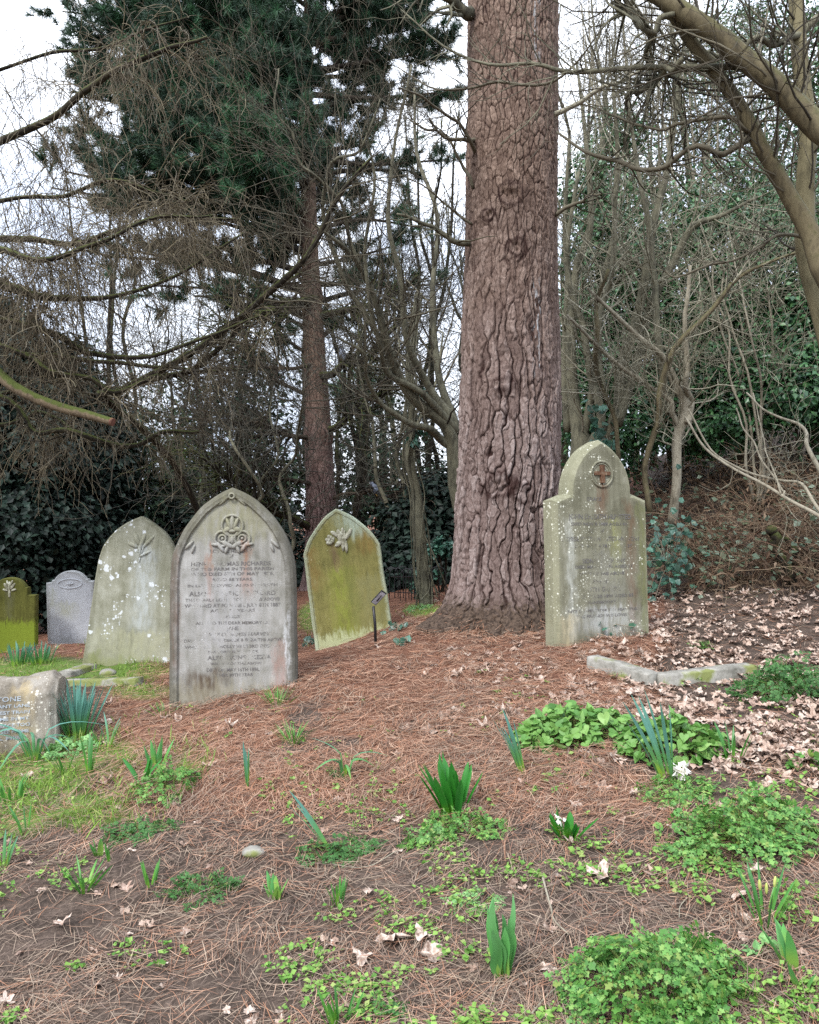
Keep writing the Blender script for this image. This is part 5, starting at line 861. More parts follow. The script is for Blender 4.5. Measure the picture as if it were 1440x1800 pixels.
s = np.array([-.5, -.17, .17, .5]); Q = p[:, None] + dr[:, None] * (s[:, None] * L[:, None, None]) + bend[:, None] * ((.25 - s**2) * L[:, None])[..., None]
hz_ = H(Q[..., 0], Q[..., 1]); Q[..., 2] = hz_ * .8 + Q[..., 2] * .2 + .003 + np.abs(rng.normal(size=n) * .007)[:, None] * (1 + 1.5 * cov[:, None])
sd = nrm(np.cross(dr, np.array([0, 0, 1.])) + rng.normal(size=(n, 3)) * .3); wd = U(.0005, .0010, n)[:, None] * np.array([.7, 1, 1, .6]) * (1 + .18 * (p[:, 1:2] - 2.5)).clip(1, 1.8)
grey = rng.random(n) < np.clip(.16 + .5 * sstep(1300, 1600, py) + .9 * (fbm(p[:, 0] * 3, p[:, 1] * 3, seed=73) - .5), 0, .9)
for msk, nm, mt_, lab in ((~grey, 'fallen_needles', 'fallen_needle', 'red brown fallen pine needles'), (grey, 'dry_stalks', 'grey_needle', 'grey brown dry needles and stalks')):
    mb = MB(); mb.ribbons(Q[msk], wd[msk], sd[msk]); tag(mb.build(nm, M[mt_], None, False), lab, None, None, 'stuff')
# needles lodged round the great trunk base
n = 2600; th = U(math.pi, 2 * math.pi, n); rr_ = U(.46, .72, n); x = TRC[0] + rr_ * np.cos(th); y = TRC[1] + rr_ * np.sin(th); z = H(x, y) + U(0, .12, n) * sstep(.7, .45, rr_)
dr = nrm(np.stack([np.cos(th) * .8 + rng.normal(size=n) * .5, np.sin(th) * .8 + rng.normal(size=n) * .5, -U(.1, .8, n)], -1)); Q = np.stack([x, y, z], -1)[:, None] + dr[:, None] * (np.linspace(0, .13, 4)[:, None]); Q[..., 2] = np.maximum(Q[..., 2], H(Q[..., 0], Q[..., 1]) + .004)
mb = MB(); mb.ribbons(Q, np.full((n, 4), .0016), nrm(np.cross(dr, rng.normal(size=(n, 3))))); tag(mb.build('lodged_needles', M['fallen_needle'], None, False), 'pine needles lodged round the root flare', None, None, 'stuff')
# leaf litter
def leaf_tpl(seed, lob=4):
    r_ = np.random.default_rng(seed); a = np.linspace(0, 2 * np.pi, 22, endpoint=False); r = .5 + .16 * np.cos(a * lob + r_.uniform(0, 6)) + .06 * r_.normal(size=22); x, y = r * np.cos(a), r * np.sin(a) * .8
    cu = r_.uniform(.3, 1.1, 2) * r_.choice([-1, 1], 2); v = [[0, 0, 0]]; inn = np.stack([x * .55, y * .55], -1); v = np.vstack([[[0, 0]], inn, np.stack([x, y], -1)])
    z = cu[0] * v[:, 0]**2 + cu[1] * v[:, 1]**2 + .07 * r_.normal(size=len(v)) * (np.abs(v).sum(1) > .3) - .04 * (np.abs(v[:, 1]) < .04)
    i = np.arange(22); j = (i + 1) % 22; return np.c_[v, z], [np.stack([i * 0, 1 + i, 1 + j], -1), np.stack([1 + i, 23 + i, 23 + j, 1 + j], -1)]
LTP = [leaf_tpl(i, 3 + i % 3) for i in range(7)]
def lit(px, py):
    a = .8 * sstep(960, 1180, px) * sstep(1030, 1050, py) * sstep(1420, 1330, py + .15 * (1440 - px)); b = .35 * sstep(650, 900, px) * sstep(1110, 1140, py) * sstep(1330, 1230, py)
    c = .012; return np.maximum(np.maximum(a, b), c)
n = 30000; px, py = img_pts(n, (-300, 1900), (1035, 1860)); keep = (rng.random(n) < lit(px, py) * sstep(.3, .62, fbm(px / 90, py / 45, seed=81) + .15)); px, py = px[keep], py[keep]; p = gp(px, py); n = len(p)
mb = MB(); k = rng.integers(0, 7, n); az = nrm(np.array([0, 0, 1.]) + rng.normal(size=(n, 3)) * .25); ax = nrm(np.cross(az, rng.normal(size=(n, 3)))); sz = U(.028, .078, n) * np.where(py > 1420, .6, 1); p = p + np.array([0, 0, 1]) * (.008 + U(0, .03, n) * (lit(px, py) > .5))[:, None]
for i in range(7): s_ = k == i; mb.stamp(LTP[i][0], LTP[i][1], p[s_], ax[s_], np.cross(az, ax)[s_], az[s_], sz[s_])
tag(mb.build('leaf_litter', M['dead_leaf'], None, False), 'pale brown dead leaf litter', None, None, 'stuff')
# grass
n = 70000; px, py = img_pts(n, (-320, 1200), (1060, 1500)); gm = grassy(px, py) * sstep(.42, .66, fbm(px / 38, py / 17, seed=63, o=4) + .06); keep = rng.random(n) < gm * .8; px, py = px[keep], py[keep]; p = gp(px, py); n = len(p)
hgt = U(.03, .085, n) * np.where(py > 1300, 1.0, .8); dr = nrm(rng.normal(size=(n, 3)) * [.5, .5, 0] + [0, 0, 1]); bd = rng.normal(size=(n, 3)) * [1, 1, 0]; s = np.array([0, .4, .75, 1.]); Q = p[:, None] + dr[:, None] * (s[:, None] * hgt[:, None, None]) + bd[:, None] * (s**2 * .45 * hgt[:, None])[..., None]
mb = MB(); mb.ribbons(Q, (.0014 * np.array([1, .9, .6, .15]))[None] * (1 + .14 * p[:, 1:2]) * U(.7, 1.3, (n, 1)), nrm(np.cross(bd, [0, 0, 1.]))); tag(mb.build('grass', M['grass'], None, False), 'short green grass', None, None, 'stuff')
# little seedlings over the soil
n = 8200; px, py = img_pts(n, (-300, 1800), (1180, 1860)); keep = rng.random(n) < sstep(.46, .66, fbm(px / 130, py / 70, seed=65, o=3)) * (.35 + .65 * sstep(1330, 1480, py)); p = gp(px[keep], py[keep]); m = len(p)
cl = np.repeat(np.arange(m), 5); pos = p[cl] + rng.normal(size=(len(cl), 3)) * [.010, .010, .0] + [0, 0, .012]; pos[:, 2] += U(0, .012, len(cl)); az = nrm(np.array([0, 0, 1.]) + rng.normal(size=(len(cl), 3)) * .4); ax = nrm(np.cross(az, rng.normal(size=(len(cl), 3))))
mb = MB(); mb.stamp(LT * [1, 1.2, 1], LF, pos, ax, np.cross(az, ax), az, U(.008, .024, len(cl)) * np.repeat(U(.6, 1.3, m), 5)); tag(mb.build('seedlings', M['weed'], None, False), 'small green seedlings scattered over the soil', None, None, 'stuff')
print('ground', time.time() - T0)
# ================================================================== PLANTS
leaflet = np.array([[.42, 0, .03], [0, .03, 0], [.22, .30, .02], [.40, .17, .0], [.62, .46, .02], [.74, .2, 0], [1.05, 0, -.03], [.74, -.2, 0], [.62, -.46, .02], [.40, -.17, 0], [.22, -.30, .02], [0, -.03, 0]])
leaflet_f = np.array([[0, i + 1, i] if False else [0, i, i + 1] for i in range(1, 11)] + [[0, 11, 1]])
def fern_leaf():
    V, Fc = [], []
    def put(x, y, a, s, z=0):
        c, sn = math.cos(a), math.sin(a); R = np.array([[c, -sn, 0], [sn, c, 0], [0, 0, 1]]); Fc.append(leaflet_f + sum(len(v) for v in V)); V.append(leaflet * s @ R.T + [x, y, z])
    for i, t_ in enumerate((.0, .30, .56, .76)):
        for sg in (1, -1):
            Lp = .50 * (1 - t_)**.8; a = sg * math.radians(58 - 10 * t_)
            for u_, k in ((.38, .34), (.68, .3)):
                for s2 in (1, -1): put(t_ + Lp * u_ * math.cos(a), Lp * u_ * math.sin(a), a + s2 * .85, Lp * k * 1.15, .015 * rng.normal())
            put(t_ + Lp * .62 * math.cos(a), Lp * .62 * math.sin(a), a, Lp * .52, .015 * rng.normal())
    put(.84, 0, 0, .26); v = np.concatenate(V); v[:, 2] -= .16 * (v[:, 0] - .3)**2 + .25 * v[:, 1]**2; return v, [np.concatenate(Fc)]
FERN = [fern_leaf() for _ in range(3)]
ha = np.linspace(0, 2 * np.pi, 18, endpoint=False); hr = np.array([[.0, 0], [-.12, .16], [-.13, .32], [.0, .46], [.18, .5], [.4, .42], [.62, .28], [.8, .13], [1, 0], [.8, -.13], [.62, -.28], [.4, -.42], [.18, -.5], [.0, -.46], [-.13, -.32], [-.12, -.16]])
HEART = (np.c_[np.vstack([[.4, 0], hr]), np.r_[-.05, np.where(np.abs(hr[:, 1]) > .05, .07, -.02)]], [np.array([[0, i, i % 16 + 1] for i in range(1, 17)])])
def leafy_clump(label, px, py, rx, ry, hgt, n, mat, name='cow_parsley', cat='plant', size=(.06, .11), tpl=None, group=None, flat=.35):
    """dome of compound leaves on petioles; px,py = centre of its foot; rx, ry metres"""
    g = gp(px, py); e = thing(name, label, cat, g, group); rho = np.sqrt(U(0, 1, n)); ph = U(0, 2 * np.pi, n); x = g[0] + rx * rho * np.cos(ph); y = g[1] + ry * rho * np.sin(ph)
    nz_ = .75 + .7 * (fbm(x * 14, y * 14, seed=int(px)) - .5); z = H(x, y) + np.maximum(hgt * (1 - rho**2 * .85) * U(.45, 1.05, n) * nz_, .015); c = np.stack([x, y, z], -1)
    out = np.stack([np.cos(ph), np.sin(ph), 0 * ph], -1); az = nrm(np.array([0, 0, 1.]) + out * flat * rho[:, None] + rng.normal(size=(n, 3)) * .55 + [0, -.15, 0]); ax = out * (.4 + rho[:, None]) + rng.normal(size=(n, 3)) * .6; ax = nrm(ax - (ax * az).sum(-1, keepdims=True) * az); ay = np.cross(az, ax)
    sz = U(*size, n); mb = MB(); T = tpl or FERN; k = rng.integers(0, len(T), n)
    for i, tp in enumerate(T): s_ = k == i; mb.stamp(tp[0], tp[1], (c - ax * sz[:, None] * .3)[s_], ax[s_], ay[s_], az[s_], sz[s_])
    mb.build('foliage', M[mat], e, False)
    ft = np.stack([g[0] + rx * rho * .45 * np.cos(ph), g[1] + ry * rho * .45 * np.sin(ph)], -1); ft = np.c_[ft, H(ft[:, 0], ft[:, 1]) - .01]; tip = c - ax * sz[:, None] * .3; mid = (ft + tip) / 2 + np.array([0, 0, hgt * .15])
    mb = MB(); mb.tubes(np.stack([ft, mid, tip], 1), np.full((n, 3), .0013), 3); mb.build('stem', M['stem_green'], e); return e
def strap_plant(label, px, py, h, n, w, mat='daffodil', name='daffodil', spread=.18, foot=.03, bend=.25, lean=(0, 0), prof=None, fold=.35, flop=0, cat='plant', group=None, wave=0, hv=(.7, 1.05), extra=None):
    g = gp(px, py); e = thing(name, label, cat, g, group); ph = U(0, 2 * np.pi, n); rr2 = np.sqrt(U(0, 1, n)); b = np.stack([foot * rr2 * np.cos(ph), foot * rr2 * np.sin(ph), np.full(n, -.015)], -1)
    out = np.stack([np.cos(ph), np.sin(ph), 0 * ph], -1); h *= 1.12; L = h * U(*hv, n); d0 = nrm(np.array([lean[0], lean[1], 1.]) + out * spread * rr2[:, None] + rng.normal(size=(n, 3)) * .05)
    m = 10; s = np.linspace(0, 1, m); bd = out * bend * U(.3, 1.3, n)[:, None] + np.array([lean[0], lean[1], 0]) * .3
    fl = flop * U(.4, 1.4, n); Q = b[:, None] + d0[:, None] * (s[:, None] * L[:, None, None]) + bd[:, None] * (s**2.2 * L[:, None])[..., None]; Q[..., 2] -= (fl[:, None] * np.maximum(s - .45, 0)**1.5 * 2.2) * L[:, None]; Q[:, :, :2] += (out[:, None, :2] * (flop * np.maximum(s - .45, 0) * 1.1)[:, None] * L[:, None, None])
    pr = np.array([.75, .9, 1, 1, 1, .98, .92, .8, .55, .08]) if prof is None else np.interp(s, np.linspace(0, 1, len(prof)), prof); W = w * .5 * pr[None] * U(.8, 1.2, n)[:, None]
    sd = nrm(np.cross(out, [0, 0, 1.]) + rng.normal(size=(n, 3)) * .35)
    if wave: Q = Q + sd[:, None] * (wave * np.sin(s * 9 + U(0, 6, n)[:, None]))[..., None]
    Q[..., 2] = np.maximum(Q[..., 2], -.02); mb = MB(); mb.ribbons(Q, W, sd, fold); mb.build('foliage', M[mat], e, True, local=False); return e
TP = [.45, .8, 1, 1, .92, .75, .5, .05]; HY = [.7, .85, 1, 1.05, 1.05, 1, .85, .1]
def px2m(px, py, k): return k / F * float(gp(px, py)[1])
strap = strap_plant
strap('thick clump of blue green daffodil leaves in front of the low rough block', 138, 1296, .30, 42, .017, spread=.30, foot=.055, bend=.10)
strap('floppy daffodil with leaves bent over at the left edge before the rough block', 62, 1336, .36, 11, .016, spread=.45, foot=.03, bend=.25, flop=.75)
strap('small daffodil clump at the foot of the dark mossy gravestone', 32, 1169, .20, 34, .016, spread=.35, foot=.08, bend=.1)
strap('small daffodil clump between the mossy and the whitish gravestones', 72, 1166, .19, 34, .016, spread=.35, foot=.09, bend=.1)
leafy_clump('pale green cow parsley patch below the big daffodil clump at left', 118, 1325, .16, .12, .09, 34, 'parsley_pale', size=(.07, .11))
strap('two thin daffodil shoots right of the low rough block', 192, 1314, .17, 4, .010, spread=.2, foot=.012)
strap('dusky short daffodil shoots beside the big clump at left', 174, 1312, .13, 5, .013, spread=.15, foot=.012)
strap('upright daffodil leaves growing out of the pale cow parsley', 158, 1358, .19, 5, .017, spread=.12, foot=.02, mat='bluebell')
strap('dark small leaves at the lower edge of the pale cow parsley', 115, 1358, .12, 5, .016, spread=.3, foot=.02, mat='bluebell')
strap('grey green lily shoots behind the bright parsley clump near the largest gravestone', 276, 1350, .16, 6, .028, 'tulip', 'tulip', .25, .02, .15, prof=TP)
strap('dark glossy hyacinth leaves left of the bright parsley clump', 248, 1372, .12, 5, .028, 'hyacinth', 'hyacinth', .6, .015, .35, prof=HY)
leafy_clump('bright feathery parsley clump with a dead leaf, below the largest gravestone', 295, 1388, .15, .13, .13, 46, 'parsley', size=(.06, .10))
strap('single upright pale daffodil shoot standing alone in the needles', 436, 1384, .20, 4, .012, spread=.1, foot=.01, bend=.05)
strap('lone daffodil with kinked drooping leaves in mid needles', 606, 1366, .24, 6, .015, spread=.3, foot=.012, bend=.2, flop=.7)
leafy_clump('small fern like seedling leaves around the kinked daffodil', 596, 1360, .07, .05, .03, 12, 'parsley_dark', size=(.04, .06))
strap('two long grey daffodil blades leaning left over dark parsley', 580, 1492, .26, 3, .014, spread=.12, foot=.012, lean=(-.55, .1), bend=.1)
leafy_clump('dark parsley mat under the leaning grey daffodil blades', 600, 1500, .17, .08, .05, 44, 'parsley_dark', size=(.05, .08))
leafy_clump('dark low parsley mat at the left, right of the grass', 248, 1465, .15, .09, .05, 40, 'parsley_dark', size=(.05, .08))
strap('pale young tulip shoot with dark companion leaf at lower left', 176, 1502, .085, 4, .026, 'tulip', 'tulip', .35, .012, .15, prof=TP)
strap('narrow dark tulip leaf right of the pale tulip shoot', 196, 1512, .075, 2, .014, 'bluebell', 'tulip', .2, .008, .1)
strap('grey daffodil shoots cut by the left edge of the photo', 6, 1528, .13, 5, .014, spread=.2, foot=.015)
strap('bluebell clump with splayed strap leaves at lower left', 147, 1563, .11, 16, .010, 'bluebell', 'bluebell', .7, .025, .3)
strap('small bluebell tuft between the splayed clump and dark parsley', 264, 1557, .10, 9, .009, 'bluebell', 'bluebell', .35, .015, .15)
leafy_clump('dark green parsley ridge in the lower left foreground', 350, 1572, .15, .09, .06, 46, 'parsley_dark', size=(.045, .07))
strap('short broad tulip shoot standing alone in the lower middle foreground', 484, 1577, .085, 7, .026, 'tulip', 'tulip', .4, .012, .15, prof=TP)
strap('slender bluebell shoots right of the short broad tulip shoot', 596, 1588, .10, 11, .009, 'bluebell', 'bluebell', .3, .018, .12)
strap('large dark glossy hyacinth clump in the centre foreground', 800, 1425, .205, 24, .030, 'hyacinth', 'hyacinth', .42, .045, .14, prof=HY, fold=.5)
leafy_clump('bright parsley mat below the large hyacinth clump', 800, 1462, .22, .12, .075, 62, 'parsley', size=(.06, .09))
e = strap('small hyacinth opening around a white flower right of the centre', 998, 1473, .115, 11, .026, 'hyacinth', 'hyacinth', .6, .02, .18, prof=HY, fold=.5)
mb = MB(); k = 12; pp = rng.normal(size=(k, 3)) * [.016, .012, .008] + [-.035, 0, .075]; az = nrm(rng.normal(size=(k, 3)) + [0, -.6, .5]); ax = nrm(np.cross(az, rng.normal(size=(k, 3)))); mb.stamp(LT, LF, pp, ax, np.cross(az, ax), az, U(.014, .024, k)); mb.build('flower', M['petal'], e, False, local=False)
strap('tall pair of blue grey daffodil blades at the left end of the heart leaved patch', 918, 1358, .30, 6, .014, spread=.14, foot=.018, lean=(-.28, 0), bend=.08)
leafy_clump('heart leaved garlic mustard patch below the stone kerb', 1010, 1300, .31, .20, .18, 360, 'mustard_leaf', 'garlic_mustard', 'plant', (.034, .062), [HEART])
leafy_clump('right hand half of the heart leaved patch around the daffodil blades', 1185, 1315, .27, .18, .16, 280, 'mustard_leaf', 'garlic_mustard', 'plant', (.034, .062), [HEART])
strap('blue green daffodil blades leaning out of the heart leaved patch', 1172, 1364, .33, 10, .015, spread=.22, foot=.03, lean=(-.25, 0), bend=.1)
def petal_flower(label, c, k=22, r=.022, nm='fallen_flower'):
    e = thing(nm, label, 'flower', c); mb = MB(); pp = rng.normal(size=(k, 3)) * r * .5; az = nrm(rng.normal(size=(k, 3)) + [0, -.5, .6]); ax = nrm(np.cross(az, rng.normal(size=(k, 3)))); mb.stamp(LT * [1, 1.2, 2], LF, pp, ax, np.cross(az, ax), az, U(.8, 1.4, k) * r); mb.build('petals', M['petal'], e, False, local=False)
petal_flower('white crumpled daffodil bloom lying at the foot of the blades in the heart leaved patch', gp(1196, 1366) + [0, -.01, .03], 30, .03)
strap('dark daffodil shoots at the right of the heart leaved patch', 1288, 1338, .16, 7, .012, 'bluebell', spread=.3, foot=.03)
leafy_clump('small leaved parsley trail running down from the white bloom', 1190, 1396, .16, .12, .05, 60, 'parsley', size=(.045, .07))
leafy_clump('big feathery parsley clump at the right middle, largest of the upper ones', 1300, 1470, .28, .20, .19, 130, 'parsley', size=(.07, .11))
leafy_clump('leafy parsley clump right of the stone kerb at the right edge', 1385, 1228, .27, .2, .27, 150, 'parsley_dark', size=(.07, .11), group=None)
strap('plump pale green tulip with broad twisted leaves in the lower foreground', 882, 1708, .20, 9, .044, 'tulip', 'tulip', .16, .014, .06, prof=TP, wave=.006, fold=.6)
leafy_clump('largest bright parsley bush at the bottom right of the foreground', 1160, 1755, .25, .17, .18, 130, 'parsley', size=(.07, .11))
e = strap('daffodil clump with yellow green buds by bare soil at the right', 1345, 1618, .15, 17, .010, 'bluebell', 'daffodil', .5, .03, .18)
mb = MB()
for dx, dz in ((-.02, .11), (.025, .12), (.0, .10)): mb.ball((dx, -.01, dz), (.005, .005, .018), frame3(dx * 4), 8, 6)
mb.build('bud', M['bud'], e, local=False)
strap('grey green tulip with a folded leaf at the lower right edge', 1398, 1700, .13, 6, .036, 'tulip', 'tulip', .45, .016, .2, prof=TP); strap('detached looking broad tulip leaf lying below the right edge tulip', 1408, 1738, .10, 2, .034, 'tulip', 'tulip', .3, .006, .25, prof=TP, lean=(-.1, -.2))
leafy_clump('cluster of rounded geranium leaves at the right edge', 1425, 1340, .10, .07, .05, 26, 'parsley', 'geranium', 'plant', (.035, .055), [HEART])
leafy_clump('small rounded leaved weed between the budded daffodils and the right edge tulip', 1335, 1672, .05, .04, .03, 16, 'parsley_pale', 'weed', 'plant', (.018, .028), [HEART])
strap('bluebell shoots cut by the bottom edge of the photo', 600, 1800, .11, 14, .009, 'bluebell', 'bluebell', .4, .03, .15); leafy_clump('small parsley sprays right of the bottom edge bluebell shoots', 668, 1785, .06, .05, .06, 12, 'parsley_dark', size=(.04, .06))
strap('thin grass tuft on the needles before the largest gravestone', 516, 1302, .10, 46, .004, 'bluebell', 'grass_tuft', .8, .05, .4, fold=0); strap('pale grass tuft against the right foot of the largest gravestone', 488, 1236, .10, 46, .004, 'bluebell', 'grass_tuft', .8, .06, .4, fold=0)
strap('sparse grass tuft left of the foot of the largest gravestone', 288, 1252, .07, 34, .004, 'bluebell', 'grass_tuft', .9, .07, .5, fold=0)
strap('dark daffodil leaves at the left edge above the grass', 16, 1408, .14, 8, .013, 'bluebell', 'daffodil', .3, .04); strap('short lone leaf pair beside the left edge daffodils', 36, 1406, .10, 3, .014, 'bluebell', 'daffodil', .2, .01); strap('thin daffodil shoots rising from the lower left grass', 48, 1466, .13, 6, .010, 'bluebell', 'daffodil', .35, .03)
leafy_clump('low weed cluster of pale leaves in the foreground soil left of the tulip', 835, 1590, .09, .06, .03, 22, 'parsley_pale', 'weed', 'plant', (.03, .05)); leafy_clump('small weed rosette beside the kerb at right', 1235, 1140, .08, .06, .06, 14, 'parsley', 'weed', 'plant', (.05, .07))
leafy_clump('fresh weeds at the left root of the massive pine by the ivy stem', 735, 1072, .14, .10, .06, 26, 'parsley_pale', 'weed', 'plant', (.06, .09))
# single dead leaves, twigs, stones that stand out
def one_leaf(label, px, py, size, k, rot, tilt=.3, up=.012):
    v, f = LTP[k % 7]; mb = MB(); mb.add(v * size, *f); o = mb.build('dead_leaf', M['dead_leaf'], None, False); o.location = Vector(gp(px, py) + [0, 0, up]); o.rotation_euler = (tilt, tilt * .6, rot); return tag(o, label, 'leaf', 'dead leaves lying on the soil')
for i, (lab, px, py, s) in enumerate([('pale curled dead leaf alone at the lower left', 110, 1628, .055), ('buff dead leaf caught on the bright parsley clump at left', 338, 1366, .05), ('whitish dead leaf on the needles below the largest gravestone', 404, 1280, .07), ('large crumpled tan leaf right of the centre foreground', 1056, 1546, .085),
        ('broad torn dead leaf left of the plump tulip, upper of the pair', 685, 1655, .10), ('torn dead leaf left of the plump tulip, lower of the pair', 760, 1688, .08), ('narrow tan leaf between the torn leaves and the tulip', 745, 1648, .07), ('pinkish dead leaf left of the torn pair', 636, 1692, .06), ('small white curled leaf at the foot of the plump tulip', 884, 1698, .045),
        ('pale dead leaf near the small hyacinth with the white flower', 1005, 1490, .05), ('bleached leaf below the big parsley clump at right', 1330, 1540, .05), ('brown leaf beside the budded daffodils', 1300, 1580, .05), ('small dead leaf on the dark parsley mat in the centre', 700, 1447, .05), ('twin dead leaf fragment below the slender bluebell shoots', 648, 1574, .035),
        ('large pale leaf in front of the kerb corner', 1230, 1240, .11), ('dead leaf leaning on the left foot of the shouldered gravestone', 975, 1102, .09), ('curled leaf beside the white bloom', 1115, 1402, .04), ('pale leaf above the small white flower', 1020, 1392, .05)]):
    one_leaf(lab, px, py, s, i, U(0, 6), U(.1, .5), .02)
def twig(label, pts, r, mat='pale_bark'):
    p = np.array([gp(a, b) + [0, 0, .012] for a, b in pts]); q = smooth(p, 22); o0 = q[0].copy(); mb = MB(); mb.tubes(q - o0, np.linspace(r, r * .5, 22), 6, cap=True); o = mb.build('fallen_twig', M[mat]); o.location = Vector(o0); tag(o, label, 'twig', 'fallen twigs')
twig('forked grey twig right of the plump tulip', [(953, 1545), (968, 1600), (975, 1625), (1000, 1650)], .004); twig('short pale straw on bare soil right of the centre', [(1208, 1585), (1196, 1600), (1194, 1620)], .0022); twig('brown twig under the heart leaved patch', [(920, 1340), (960, 1352), (1010, 1342), (1030, 1325)], .004, 'dark_bark')
twig('pale stick at the bottom left of the largest parsley bush', [(935, 1790), (960, 1760), (985, 1738)], .003); twig('thin pale straw at lower left of the middle', [(700, 1500), (640, 1530), (560, 1520)], .002)
def rock(label, px, py, r):
    mb = MB(); mb.ball((0, 0, 0), (r, r * .8, r * .5), None, 18, 12); v = mb.v[0]; mb.v[0] = v * (1 + .5 * (fbm(v[:, 0] / r * 1.3 + 9, v[:, 1] / r * 1.3, v[:, 2] / r * 1.3, int(px)) - .5))[:, None]; o = mb.build('rock', s_kb); o.location = Vector(gp(px, py) + [0, 0, r * .1]); tag(o, label, 'stone')
rock('half buried pinkish stone among needles left of centre', 445, 1500, .045); rock('small pale stone in the grass beside the thin kerb', 190, 1185, .07)
# ================================================================== RAILING and BIRDS
a, b = gp(688, 1052), gp(770, 1058); e = thing('iron_railing', 'low dark hooped iron railing behind the leaning gravestone and ivy stem', 'railing', a)
for j in range(9):
    s = j / 8; c = a + (b - a) * s; c[2] = float(H(c[0], c[1])); w_ = np.linalg.norm(b - a) / 16; th = np.linspace(0, np.pi, 10); pth = np.vstack([[c + [-w_, 0, 0]], c + np.stack([-w_ * np.cos(th), 0 * th, .30 + w_ * np.sin(th)], -1), [c + [w_, 0, 0]]]); mb = MB(); mb.tubes(pth, np.full(12, .006), 5); mb.build('hoop', s_bm, e)
for z in (.08, .27): mb = MB(); mb.tubes(np.stack([a + [0, 0, z], b + [0, 0, z]]), np.full(2, .006), 5); mb.build('rail', s_bm, e)
t = NT('pigeon_feather'); z = t.xyz(t.co())[2]; s_pg = t.fin(t.mix(t.mr(t.noise(t.co(), 30, 3), .4, .6), C('#5d6474'), C('#767d8c')), .7); t = NT('beak'); s_bk = t.fin(C('#a8894f'), .6)
def pigeon(label, px, py, d, face, pitch):
    c = P(px, py, d); e = thing('wood_pigeon', label, 'bird', c); ax = nrm(np.array([math.cos(pitch) * math.cos(face), math.cos(pitch) * math.sin(face), math.sin(pitch)]))
    st = np.array([-.20, -.13, -.09, -.04, .0, .04, .075, .095, .115, .135, .152, .165]); rw = np.array([.028, .026, .035, .058, .066, .062, .046, .034, .031, .033, .024, .006]); rh = np.array([.006, .012, .03, .055, .066, .064, .05, .036, .032, .033, .025, .006]); lift = np.array([-.015, -.01, 0, 0, 0, .006, .022, .036, .048, .056, .058, .056])
    sd = nrm(np.cross([0, 0, 1.], ax)); up = np.cross(ax, sd); th = np.arange(12) * 2 * np.pi / 12; V = (ax * st[:, None])[:, None] + (sd * rw[:, None, None]) * np.cos(th)[:, None] + (up * rh[:, None, None]) * np.sin(th)[:, None] + (up * lift[:, None])[:, None]
    idx = np.arange(144).reshape(12, 12); nx_ = np.roll(idx, -1, 1); mb = MB(); mb.add(V, np.stack([idx[:-1], nx_[:-1], nx_[1:], idx[1:]], -1).reshape(-1, 4), idx[0][None, ::-1], idx[-1][None]); mb.build('body', s_pg, e, local=False)
    mb = MB(); mb.tubes(np.stack([ax * .155 + up * .056, ax * .185 + up * .05]), np.array([.008, .002]), 6, cap=True); mb.build('beak', s_bk, e, local=False)
    for sg in (1, -1): mb = MB(); mb.tubes(np.array([sd * sg * .025 - up * .05, sd * sg * .025 - np.array([0, 0, .095])]), np.array([.006, .005]), 5, cap=True); mb.build('leg', s_bk, e, local=False)
pigeon('pigeon perched upright on a pine branch right of the second pine trunk', 602, 624, 12.66, 2.6, 1.0)
pigeon('pale grey pigeon on a low branch above the leaning gravestone', 664, 862, 12.35, 2.9, .45)
# ================================================================== CAMERA, SKY, SUN
cam = bpy.data.cameras.new('camera'); co_ = bpy.data.objects.new('camera', cam); COL.objects.link(co_); co_.location = (0, 0, EYE); co_.rotation_euler = (math.pi / 2, 0, 0)
cam.sensor_fit = 'HORIZONTAL'; cam.sensor_width = 36; cam.lens = 36 * F / 1440; cam.clip_start = .05; cam.clip_end = 2000; S.camera = co_
w = bpy.data.worlds.new('World'); S.world = w; w.use_nodes = True; nt = w.node_tree; bg = nt.nodes['Background']
sky = nt.nodes.new('ShaderNodeTexSky'); sky.sky_type = 'NISHITA'; sky.sun_disc = False; EL, AZ = math.radians(48), math.radians(215); sky.sun_elevation = EL; sky.sun_rotation = AZ; sky.dust_density = 3
tc = nt.nodes.new('ShaderNodeTexCoord'); nz = nt.nodes.new('ShaderNodeTexNoise'); nz.inputs['Scale'].default_value = 5; nz.inputs['Detail'].default_value = 6; nt.links.new(tc.outputs['Generated'], nz.inputs['Vector'])
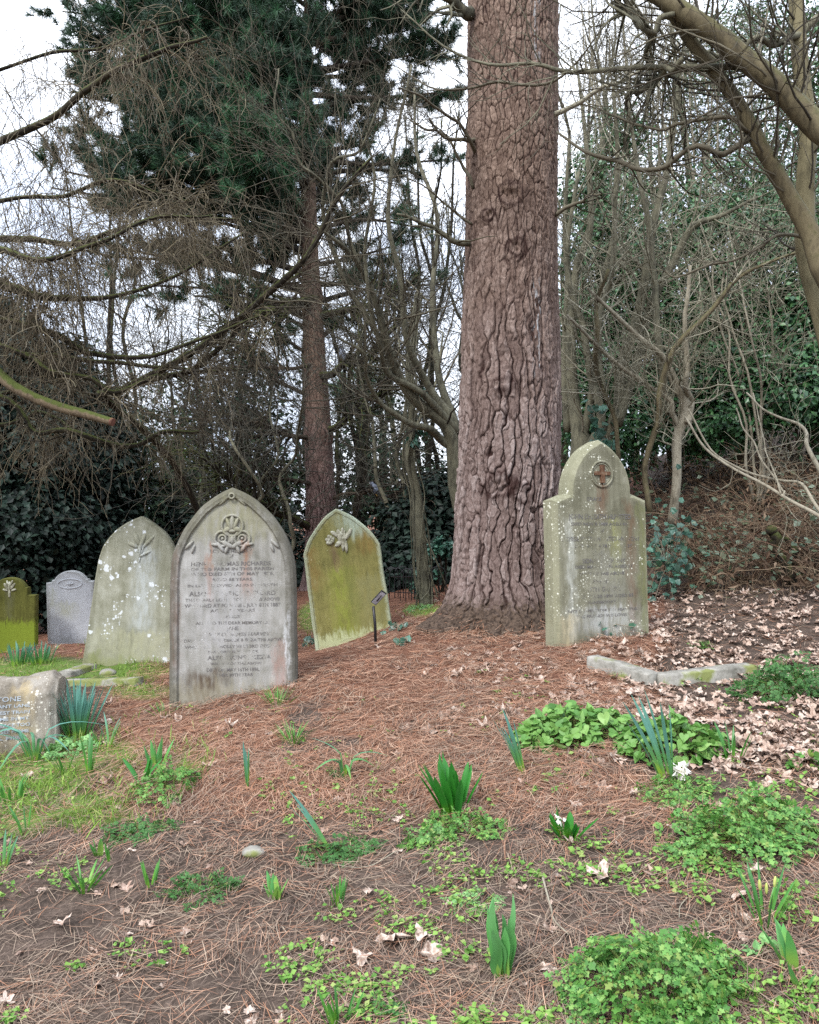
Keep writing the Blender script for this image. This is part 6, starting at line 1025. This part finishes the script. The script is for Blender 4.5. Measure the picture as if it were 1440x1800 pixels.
rp = nt.nodes.new('ShaderNodeValToRGB'); rp.color_ramp.elements[0].position = .35; rp.color_ramp.elements[0].color = (8.4, 9.6, 12.0, 1); rp.color_ramp.elements[1].position = .65; rp.color_ramp.elements[1].color = (14.5, 15.2, 16.4, 1); nt.links.new(nz.outputs[0], rp.inputs[0])
sx = nt.nodes.new('ShaderNodeSeparateXYZ'); nt.links.new(tc.outputs['Generated'], sx.inputs[0]); gr = nt.nodes.new('ShaderNodeMapRange'); gr.inputs[1].default_value = 0; gr.inputs[2].default_value = 1; gr.inputs[3].default_value = .50; gr.inputs[4].default_value = 1.5; nt.links.new(sx.outputs[2], gr.inputs[0])
ml = nt.nodes.new('ShaderNodeMix'); ml.data_type = 'RGBA'; ml.blend_type = 'MULTIPLY'; ml.inputs[0].default_value = 1; nt.links.new(rp.outputs[0], ml.inputs[6]); nt.links.new(gr.outputs[0], ml.inputs[7])
mx = nt.nodes.new('ShaderNodeMix'); mx.data_type = 'RGBA'; mx.inputs[0].default_value = .82; nt.links.new(sky.outputs[0], mx.inputs[6]); nt.links.new(ml.outputs[2], mx.inputs[7]); nt.links.new(mx.outputs[2], bg.inputs[0]); bg.inputs[1].default_value = .085
sun = bpy.data.lights.new('sun', 'SUN'); so = bpy.data.objects.new('sun', sun); COL.objects.link(so); sun.energy = 1.5; sun.angle = math.radians(14); sun.color = (1, .98, .95)
dv = Vector((math.sin(AZ) * math.cos(EL), math.cos(AZ) * math.cos(EL), math.sin(EL))); so.rotation_euler = dv.to_track_quat('Z', 'Y').to_euler()
S.view_settings.view_transform = 'Standard'; S.view_settings.look = 'None'; S.view_settings.exposure = 1.27; S.view_settings.gamma = 1
S.render.engine = 'CYCLES'; S.cycles.max_bounces = 5; S.cycles.diffuse_bounces = 3; S.cycles.glossy_bounces = 2; S.cycles.transmission_bounces = 3; S.cycles.transparent_max_bounces = 8; S.cycles.use_denoising = False; S.cycles.sample_clamp_indirect = 6
print('done', time.time() - T0, sum(len(o.data.polygons) for o in S.objects if o.type == 'MESH'))
